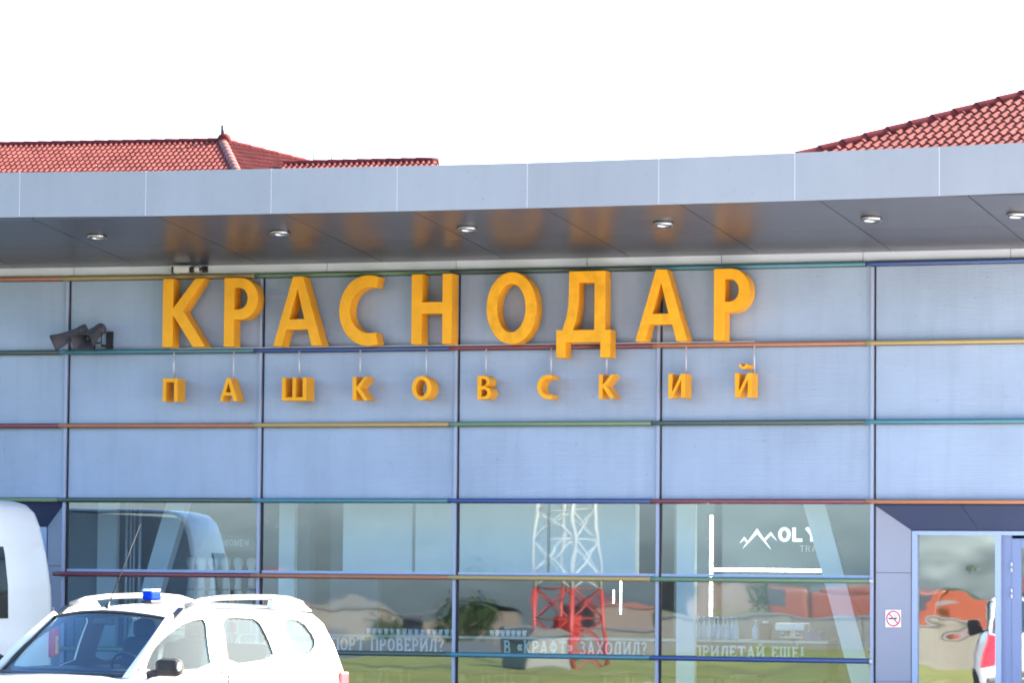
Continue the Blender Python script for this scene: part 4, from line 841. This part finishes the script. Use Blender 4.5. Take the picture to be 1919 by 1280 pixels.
for s in (1, -1):
    me = curve_mesh('side_frame', [OUT] + [round_poly(w) for w in (WF, WR, WQ)], .03)
    for v in me.vertices: x, d, z = v.co; v.co = (x, s * (sidey(x, z) - d), z)
    me.materials.clear(); me.materials.append(M['car_white']); bm = bmesh.new(); bm.from_mesh(me); bmesh.ops.recalc_face_normals(bm, faces=bm.faces); bm.to_mesh(me); bm.free()
    link(bpy.data.objects.new('side_frame', me), CAR)
    me = curve_mesh('door_trim', [OUT] + [round_poly(w) for w in (WF, WR, WQ)], .004)
    for v in me.vertices: x, d, z = v.co; v.co = (x - .0, s * (sidey(x, z) - .033 - d), z - (.012 if z > 1.5 else 0))
    me.materials.clear(); me.materials.append(M['cabin_grey']); bm = bmesh.new(); bm.from_mesh(me); bmesh.ops.recalc_face_normals(bm, faces=bm.faces); bm.to_mesh(me); bm.free()
    link(bpy.data.objects.new('door_trim', me), CAR)
    for w, nm in ((WF, 'side_window'), (WR, 'side_window'), (WQ, 'quarter_window')):
        rp = round_poly(w); gx, gz = sum(p[0] for p in rp) / len(rp), sum(p[1] for p in rp) / len(rp); n = len(rp)
        wo_ = MB().add([V((x, s * (sidey(x, z) - .012), z)) for x, z in rp + [(gx, gz)]], [(k, (k + 1) % n, n) for k in range(n)], smooth=True).build(nm, 'side_glass', CAR)
        MB().tube([V((x, s * sidey(x, z, -.004), z)) for x, z in rp + rp[:1]], .007, 6, caps=False).build('seal', 'trim_black', wo_)
# roof panel
rows = []
for x in (.12, .0, -.25, -.7, -1.2, -1.6, -1.83):
    t = None
    for (xa, za), (xb, zb) in zip(OUT[3:9], OUT[4:9]):
        if xb <= x <= xa: t = za + (zb - za) * (xa - x) / (xa - xb)
    z = t or 1.505; hw = sidey(x, z) - .004
    rows.append([V((x + .09 * (1 - (k / 6) ** 2) * (1 if x > .1 else 0), hw * k / 6, z + .058 * (1 - (k / 6) ** 2))) for k in range(-6, 7)])
MB().grid(rows).build('roof', 'car_white', CAR)
MB().grid([[p * 1.0 + V((0, -p.y * .06, -.03)) for p in r] for r in rows[1:]]).build('headlining', 'cabin_grey', CAR)
MB().box((-.62, 0, 1.078), (2.5, 1.46, .012)).build('cabin_floor', 'trim_black', CAR)
# windscreen
rows = []
for t in [i / 6 for i in range(7)]:
    rows.append([V((lerp(.69, .125, t) + lerp(.14, .085, t) * (1 - (k / 6) ** 2), lerp(.715, .625, t) * k / 6, lerp(1.045, 1.505, t) + lerp(.0, .05, t) * (1 - (k / 6) ** 2))) for k in range(-6, 7)])
w = MB().grid(rows).build('windscreen', 'car_glass', CAR)
MB().tube([p + V((.004, 0, .004)) for p in rows[0]], .014, 6).tube([p + V((.002, 0, .004)) for p in rows[-1]], .012, 6).tube([r[0] for r in rows], .014, 6).tube([r[-1] for r in rows], .014, 6).build('seal', 'trim_black', w)
for s in (1, -1): MB().tube([(.76, .745 * s, 1.02), (.45, .715 * s, 1.275), (.10, .645 * s, 1.53)], [.035, .033, .03], 8).build('windscreen_pillar', 'car_white', CAR)
# rear window, hatch
rows = [[V((lerp(-1.85, -2.10, t) - .03 * (1 - (k / 4) ** 2), lerp(.60, .68, t) * k / 4, lerp(1.535, 1.05, t))) for k in range(-4, 5)] for t in (0, .33, .66, 1)]
MB().grid(rows).build('rear_window', 'car_glass', CAR)
for s in (1, -1):
    MB().grid([[V((-2.165 + .0 * k, s * (.60 + .035 * k), z)) for k in range(5)] for z in (.78, .9, 1.02)], smooth=False).build('tail_lamp', 'lamp_red', CAR)
    MB().box((-2.10, .765 * s, .90), (.12, .03, .26)).build('tail_lamp', 'lamp_red', CAR, bevel=.012)
    MB().ball((1.98, .66 * s, .80), .13, 12, s=(.8, 1.2, .75)).build('headlight', 'lamp_clear', CAR)
    MB().ball((1.2, .88 * s, .93), .03, 8, s=(1.6, .4, .8)).build('indicator', 'lamp_amber', CAR)
    m = MB().box((.50, .985 * s, 1.115), (.13, .25, .155)).build('side_mirror', 'rubber', CAR, bevel=.05)
    MB().tube([(.56, .80 * s, 1.05), (.52, .9 * s, 1.075)], .035, 8).build('mirror_arm', 'trim_black', m)
    MB().ball((.515, 1.095 * s, 1.12), .04, 10, s=(.7, .5, 1.0)).build('mirror_tip', 'lamp_clear', m)
    # roof rail
    pts = [V((.02, .655 * s, 1.545)), V((-.10, .645 * s, 1.61)), V((-.28, .64 * s, 1.655)), V((-.55, .635 * s, 1.678)), V((-.95, .633 * s, 1.686)), V((-1.25, .63 * s, 1.684)), V((-1.5, .625 * s, 1.668)), V((-1.68, .62 * s, 1.628)), V((-1.76, .618 * s, 1.58))]
    rr = MB().tube(pts[1:8], .024, 10).build('roof_rail', 'rail_alu', CAR)
    MB().hexa([V((.10, .70 * s, 1.50)), V((-.45, .675 * s, 1.58)), V((-.45, .60 * s, 1.58)), V((.10, .60 * s, 1.52)), V((-.0, .675 * s, 1.56)), V((-.36, .66 * s, 1.675)), V((-.36, .615 * s, 1.675)), V((-.0, .63 * s, 1.565))]).build('front_foot', 'rail_alu', rr, bevel=.012)
    MB().hexa([V((.16, .695 * s, 1.495)), V((.03, .69 * s, 1.53)), V((.03, .60 * s, 1.545)), V((.16, .60 * s, 1.505)), V((.07, .685 * s, 1.525)), V((-.04, .675 * s, 1.60)), V((-.04, .61 * s, 1.60)), V((.07, .62 * s, 1.535))]).build('foot_cover', 'trim_black', rr, bevel=.006)
    MB().hexa([V((-1.22, .675 * s, 1.585)), V((-1.80, .66 * s, 1.56)), V((-1.80, .59 * s, 1.56)), V((-1.22, .59 * s, 1.585)), V((-1.24, .66 * s, 1.69)), V((-1.62, .65 * s, 1.66)), V((-1.62, .60 * s, 1.66)), V((-1.24, .60 * s, 1.69))]).build('rear_foot', 'car_white', rr, bevel=.014)
    MB().box((-.62, .865 * s, .93), (.18, .03, .03)).build('door_handle', 'trim_black', CAR, bevel=.006); MB().box((.12, .865 * s, .93), (.18, .03, .03)).build('door_handle', 'trim_black', CAR, bevel=.006)
    for line in ([(.66, 1.0), (.60, 1.12), (.46, 1.27), (.24, 1.40), (-.02, 1.50), (-.2, 1.533), (-.44, 1.543), (-.42, 1.3), (-.40, 1.0)], [(-.44, 1.543), (-.8, 1.546), (-1.1, 1.533), (-1.24, 1.35), (-1.30, 1.15), (-1.27, 1.0)]):
        MB().tube([V((x, s * sidey(x, z, .0005), z)) for x, z in line], .0045, 5).build('door_gap', 'trim_black', CAR)
    MB().box((-.40, .868 * s, .70), (.012, .02, .66)).build('door_gap', 'trim_black', CAR)
    for x in (1.34, -1.33):
        wh = MB().lathe([(.20, -.11), (.31, -.105), (.335, -.06), (.335, .06), (.31, .105), (.20, .11)], (x, .80 * s, .335), (0, 1, 0), 28).build('wheel', 'rubber', CAR)
        MB().lathe([(0, .07 * s), (.06, .075 * s), (.17, .06 * s), (.20, .105 * s), (.21, .105 * s)], (x, .80 * s, .335), (0, 1, 0), 28).build('rim', 'steel', wh)
        MB().lathe([(.37, .0), (.41, .0), (.41, .05 * s), (.37, .05 * s)], (x, .865 * s, .335), (0, 1, 0), 32).build('arch', 'trim_black', wh)
MB().box((2.14, 0, .55), (.05, 1.2, .12)).build('grille', 'trim_black', CAR); MB().box((2.10, 0, .38), (.14, 1.4, .16)).build('bumper', 'trim_black', CAR, bevel=.03)
MB().box((-2.13, 0, .42), (.14, 1.4, .2)).build('bumper', 'trim_black', CAR, bevel=.03)
an = MB().tube([(.02, -.12, 1.60), (-.36, -.10, 2.30)], [.006, .0028], 6).build('aerial', 'rubber', CAR); MB().lathe([(.024, 0), (.016, .025), (.007, .06)], (.03, -.12, 1.588), (-.45, 0, .89), 10).build('aerial_base', 'trim_black', an)
# cabin
MB().box((.60, 0, 1.04), (.3, 1.36, .05)).build('dashboard', 'trim_black', CAR, bevel=.03)
for s in (1, -1):
    b = MB().box((-.58, .29 * s, 1.12), (.14, .36, .44), R=Matrix.Rotation(-.22, 3, 'Y')).build('seat_back', 'seat_cloth', CAR, bevel=.06)
    MB().box((-.65, .29 * s, 1.405), (.10, .22, .17)).build('headrest', 'seat_cloth', b, bevel=.045)
    MB().cyl((-.635, .29 * s - .05, 1.3), (-.64, .29 * s - .05, 1.36), .008).cyl((-.635, .29 * s + .05, 1.3), (-.64, .29 * s + .05, 1.36), .008).build('headrest_post', 'steel', b)
MB().box((-1.28, 0, 1.1), (.16, 1.2, .36), R=Matrix.Rotation(-.25, 3, 'Y')).build('rear_seat', 'seat_cloth', CAR, bevel=.05)
MB().tube([V((.30 + .05 * math.sin(t), .36 + .17 * math.cos(t), 1.07 + .155 * math.sin(t))) for t in [2 * math.pi * k / 20 for k in range(21)]], .014, 6).build('steering_wheel', 'trim_black', CAR)
MB().box((.20, 0, 1.475), (.04, .22, .06)).build('interior_mirror', 'trim_black', CAR, bevel=.012)
def fit_car(p):                                                        # a small off-road car: about 3.9 m long, 1.72 m to the rails
    z = p.z
    z = z * .9 if z < .67 else (.603 + (z - .67) * (.487 / .33) if z < 1.0 else 1.9 - .9 * (1.9 - z))
    return V((p.x * .9, p.y * .9, z))
def walk(o):
    for ch in o.children:
        for v in ch.data.vertices: v.co = fit_car(v.co)
        walk(ch)
walk(CAR); CAR.location = V(CAR.location) * .9
def cw(p): return CAR.matrix_basis @ V(p) if False else V(CAR.location) + cRot @ V(p)
BC = empty('blue_beacon', cw(fit_car(V((-.42, -.015, 1.628)))), CA); tag(BC, 'blue warning beacon standing on the roof of the white car', 'beacon')
MB().box((0, 0, .012), (.15, .12, .03)).build('base', 'trim_black', BC, bevel=.006); MB().box((0, 0, .075), (.14, .105, .09)).build('lens', 'beacon_blue', BC, bevel=.018); MB().box((0, .0, .134), (.13, .10, .024)).build('cap', 'beacon_clear', BC, bevel=.01)

BC.scale = (.9, .9, .74)
# ------------------------------------------------------------------ white van at the left edge
VAN = tag(empty('white_van', (-5.57, 40.75, 0), math.radians(180 - 22)), 'tall white van at the left edge seen from behind and a little from the side', 'van')
vp = [(0, .55), (0, 1.39), (.012, 1.73), (.057, 2.07), (.13, 2.41), (.19, 2.56), (.29, 2.65), (.45, 2.69), (.8, 2.705), (2.2, 2.71), (3.4, 2.68), (3.75, 2.58), (4.35, 1.95), (4.75, 1.42), (5.2, 1.25), (5.5, 1.12), (5.62, .85), (5.62, .5), (5.5, .34), (.1, .36)]
cx, cz = 2.8, 1.45
def vy(z): return .98 - .13 * max(0, (z - 1.15) / 1.55) ** 1.8
rows = []
for t, k in ((-1, .965), (-.985, .983), (-.94, .995), (-.85, 1), (0, 1.004), (.85, 1), (.94, .995), (.985, .983), (1, .965)):
    rows.append([V((x + (cx - x) * 0 + math.copysign((1 - k) * 2.2, cx - x), t * vy(z), z + (cz - z) * (1 - k) * 1.4)) for x, z in vp])
mb = MB().grid(rows[1:-1], close=True)
def xspan(z, k=.983):
    pts = [(x + math.copysign((1 - k) * 2.2, cx - x), zz + (cz - zz) * (1 - k) * 1.4) for x, zz in vp]; xs = []
    for (xa, za), (xb, zb) in zip(pts, pts[1:] + pts[:1]):
        if za != zb and min(za, zb) <= z <= max(za, zb): xs.append(xa + (xb - xa) * (z - za) / (zb - za))
    return min(xs), max(xs)
for sgn in (-1, 1):
    zl = [.40 + (2.68 - .40) * k / 26 for k in range(27)]
    mb.grid([[V((lerp(*xspan(z), t), sgn * vy(z) * .992, z)) for t in (0, .02, .1, .25, .5, .75, .9, .98, 1)] for z in zl])
mb.build('body', 'van_white', VAN)
def vside(name, zl, x0, x1, s, m):
    k = 8; rows = []
    for i in range(k + 1):
        z = lerp(zl[0], zl[1], i / k); t = i / k; a, b = x0(t) if callable(x0) else x0, x1(t) if callable(x1) else x1
        rows.append([V((lerp(a, b, q / 4), s * (vy(z) * .992 + .008), z)) for q in range(5)])
    return MB().grid(rows).build(name, m, VAN)
for s in (1, -1):
    if s > 0:
        vside('side_window', (1.30, 2.16), lambda t: .42 + .17 * t ** 2.2, 1.55, s, 'van_glass'); vside('side_window', (1.30, 2.16), 1.65, 2.7, s, 'van_glass')
    vside('cab_window', (1.32, 2.12), 3.0, lambda t: 4.35 - .7 * t, s, 'van_glass')
    l = MB().box((-.005, .915 * s, 1.08), (.11, .15, .34)).build('tail_lamp', 'lamp_red', VAN, bevel=.02); MB().box((-.062, .915 * s, 1.05), (.008, .06, .2)).build('reflector', 'lamp_amber', l)
    MB().box((1.6, .985 * s, .85), (.014, .012, .9)).box((2.85, .985 * s, .95), (.014, .012, 1.1)).build('door_gap', 'trim_black', VAN); MB().box((2.6, 1.0 * s, 1.12), (.16, .03, .035)).build('door_handle', 'trim_black', VAN)
    MB().box((4.25, 1.08 * s, 1.45), (.12, .2, .34)).build('side_mirror', 'trim_black', VAN, bevel=.03); MB().box((1.9, .985 * s, .62), (2.4, .02, .09)).build('side_moulding', 'trim_black', VAN)
    MB().ball((5.48, .72 * s, .95), .14, 10, s=(.8, 1.1, 1)).build('headlight', 'lamp_clear', VAN)
    for x in (1.0, 4.7):
        wh = MB().lathe([(.2, -.11), (.31, -.1), (.34, -.05), (.34, .05), (.31, .1), (.2, .11)], (x, .89 * s, .34), (0, 1, 0), 24).build('wheel', 'rubber', VAN); MB().lathe([(0, .06 * s), (.19, .08 * s), (.21, .112 * s)], (x, .89 * s, .34), (0, 1, 0), 24).build('rim', 'steel', wh)
    if s > 0: MB().grid([[V((x - .008, y, z)) for y in (.10, .42, .74)] for x, z in ((.0, 1.36), (.006, 1.55), (.012, 1.73), (.057, 2.07), (.08, 2.16))]).build('rear_window', 'van_glass', VAN)
MB().box((.06, 0, .48), (.2, 1.9, .2)).build('bumper', 'trim_black', VAN, bevel=.04)
MB().grid([[V((3.80, y, 2.545)) for y in (-.72, 0, .72)], [V((4.37, y * 1.08, 1.95)) for y in (-.72, 0, .72)], [V((4.77, y * 1.15, 1.44)) for y in (-.72, 0, .72)]], smooth=False).build('windscreen', 'van_glass', VAN)

# ------------------------------------------------------------------ what stands across the road and shows in the glass
MT = tag(empty('lattice_mast', (-17.6, 17.0, 0)), 'red and white lattice mast standing on the grass across the road', 'mast')
def mseg(name, z0, z1, w0, w1, m, nb):
    b = MB()
    for sx, sy in ((-1, -1), (1, -1), (1, 1), (-1, 1)): b.cyl((sx * w0, sy * w0, z0), (sx * w1, sy * w1, z1), .045, n=6)
    for k in range(nb):
        a, c = z0 + (z1 - z0) * k / nb, z0 + (z1 - z0) * (k + 1) / nb; wa, wc = lerp(w0, w1, k / nb), lerp(w0, w1, (k + 1) / nb)
        cs = [(-1, -1), (1, -1), (1, 1), (-1, 1)]
        for i in range(4):
            p, q = cs[i], cs[(i + 1) % 4]; b.cyl((p[0] * wa, p[1] * wa, a), (q[0] * wc, q[1] * wc, c), .016, n=5); b.cyl((q[0] * wa, q[1] * wa, a), (p[0] * wc, p[1] * wc, c), .016, n=5); b.cyl((p[0] * wc, p[1] * wc, c), (q[0] * wc, q[1] * wc, c), .016, n=5)
    b.build(name, m, MT)
mseg('red_section', 0, 1.85, .55, .48, 'mast_red', 3); mseg('white_section', 1.85, 4.6, .48, .38, 'mast_white', 4); mseg('red_section', 4.6, 8.0, .38, .26, 'mast_red', 5); mseg('white_section', 8, 12, .26, .14, 'mast_white', 6)
MB().box((.0, .0, 1.0), (.5, .3, .6)).build('equipment_box', 'mast_red', MT)
CB = tag(empty('equipment_cabin', (-16.6, 19.4, 0), .6), 'small white cabin with a pitched lid at the foot of the mast', 'cabin')
MB().box((0, 0, .45), (1.5, .9, .8)).build('body', 'shed_white', CB, bevel=.05); MB().hexa([V((-.8, -.5, .85)), V((.8, -.5, .85)), V((.8, .5, .85)), V((-.8, .5, .85)), V((-.6, -.3, 1.02)), V((.6, -.3, 1.02)), V((.6, .3, 1.02)), V((-.6, .3, 1.02))]).build('roof', 'concrete', CB); MB().box((.3, -.455, .42), (.5, .02, .7)).build('door', 'concrete', CB)
CW = tag(empty('concrete_wall', (-25.0, 1.5, 0), math.radians(-60)), 'low grey concrete wall with a dark coping across the grass', 'wall')
for k in range(5): MB().box((-4 + k * 2, 0, .42), (1.98, .22, .84)).build('wall_block', 'concrete', CW)
MB().box((0, 0, .875), (10.1, .34, .07)).build('coping', 'channel', CW)
BH = tag(empty('beige_hall', (-104, -92, -1.2), math.radians(40)), 'long beige hall with a curved roof beyond the field', 'building')
MB().box((0, 0, .95), (6.4, 5, 1.9)).build('wall', 'beige', BH); MB().grid([[V((x, 2.7 * math.cos(t), 1.9 + .7 * math.sin(t))) for t in [math.pi * k / 10 for k in range(11)]] for x in (-3.35, 3.35)]).build('roof', 'concrete', BH)
for k in range(4): MB().box((-2.4 + k * 1.6, 2.52, 1.1), (.7, .06, .7)).build('window', 'window_dark', BH)
def bush(loc, r, lab, name='bush', cat='bush'):
    root = tag(empty(name, loc), lab, cat, 'bushes on the field'); rnd = random.Random(int(loc[0] * 10)); mb = MB()
    for _ in range(800):
        d = V((rnd.gauss(0, 1), rnd.gauss(0, 1), rnd.gauss(0, .7))).normalized() * r * rnd.uniform(.35, 1.0) * (1 + .12 * math.sin(rnd.random() * 9)); p = d + V((0, 0, r * .95)); s = r * rnd.uniform(.05, .11)
        a = V((rnd.uniform(-1, 1), rnd.uniform(-1, 1), rnd.uniform(-1, 1))).normalized(); b = a.orthogonal().normalized(); mb.add([p - a * s - b * s * .5, p + a * s - b * s * .5, p + a * s + b * s * .5, p - a * s + b * s * .5], [(0, 1, 2, 3)])
    mb.build('crown', 'leaf', root, fix=False); MB().cyl((0, 0, -.2), (0, 0, r * .9), r * .07, r * .04, n=7).build('trunk', 'bark', root)
for loc, r, lab in (((-78, -53, -.6), .9, 'dark rounded bush in the field, nearest to the road'), ((-72, -58, -.6), .7, 'smaller dark bush right behind the nearest one'), ((-88, -72, -.9), 1.6, 'broad bush in front of the beige hall'), ((-80, -80, -.9), 1.8, 'tall bush at the end of the beige hall'), ((-70, -88, -.9), 1.3, 'low bush near the far houses')): bush(loc, r, lab)
tw = random.Random(3); tl = ['pale', 'brick red', 'brown', 'cream']
for k in range(20):
    x, y = -262 + k * 9 + tw.uniform(-3, 3), -140 - k * 7.4 + tw.uniform(-14, 14); w, d, h = tw.uniform(7, 13), tw.uniform(6, 9), tw.uniform(1.6, 3.0)
    r = tag(empty('town_house', (x, y, -1.9), tw.uniform(.3, 1.0)), 'small house with a pitched roof in the row on the far edge of the field', 'house', 'houses on the far edge of the field'); m = ('town_a', 'town_b', 'town_b')[k % 3]
    MB().box((0, 0, h / 2), (w, d, h)).build('wall', m, r); MB().add([V((-w / 2 - .3, -d / 2 - .3, h)), V((w / 2 + .3, -d / 2 - .3, h)), V((w / 2 + .3, d / 2 + .3, h)), V((-w / 2 - .3, d / 2 + .3, h)), V((-w / 2, 0, h + 1.0)), V((w / 2, 0, h + 1.0))], [(0, 1, 5, 4), (2, 3, 4, 5), (0, 4, 3), (1, 2, 5)]).build('roof', ('town_c', 'town_a', 'concrete')[k % 3], r)
    for q in (-.25, .25): MB().box((w * q, d / 2 + .03, h * .55), (1.0, .06, 1.2)).build('window', 'window_dark', r)
OV = tag(empty('orange_truck', (-27.5, -7.8, 0), math.radians(145)), 'orange flatbed service truck parked across the road', 'truck')
MB().box((0, 0, 1.0), (3.4, 1.6, .95)).build('body', 'orange_paint', OV, bevel=.05); MB().box((-.1, 0, 1.55), (3.0, 1.5, .14)).build('tarpaulin', 'orange_paint', OV, bevel=.04)
cb = MB().box((2.3, 0, .98), (1.1, 1.6, 1.25)).build('cab', 'orange_paint', OV, bevel=.12); MB().box((2.55, 0, 1.32), (.5, 1.62, .42)).build('cab_window', 'window_dark', cb)
MB().box((0, .81, .72), (3.3, .03, .12)).box((0, -.81, .72), (3.3, .03, .12)).build('side_stripe', 'shed_white', OV)
for x in (-1.1, 2.2):
    for s in (1, -1): MB().lathe([(0, -.1), (.3, -.1), (.34, -.05), (.34, .05), (.3, .1), (0, .1)], (x, .7 * s, .34), (0, 1, 0), 20).build('wheel', 'rubber', OV)
MB().box((.4, 0, .45), (4.4, .8, .16)).build('chassis', 'trim_black', OV)
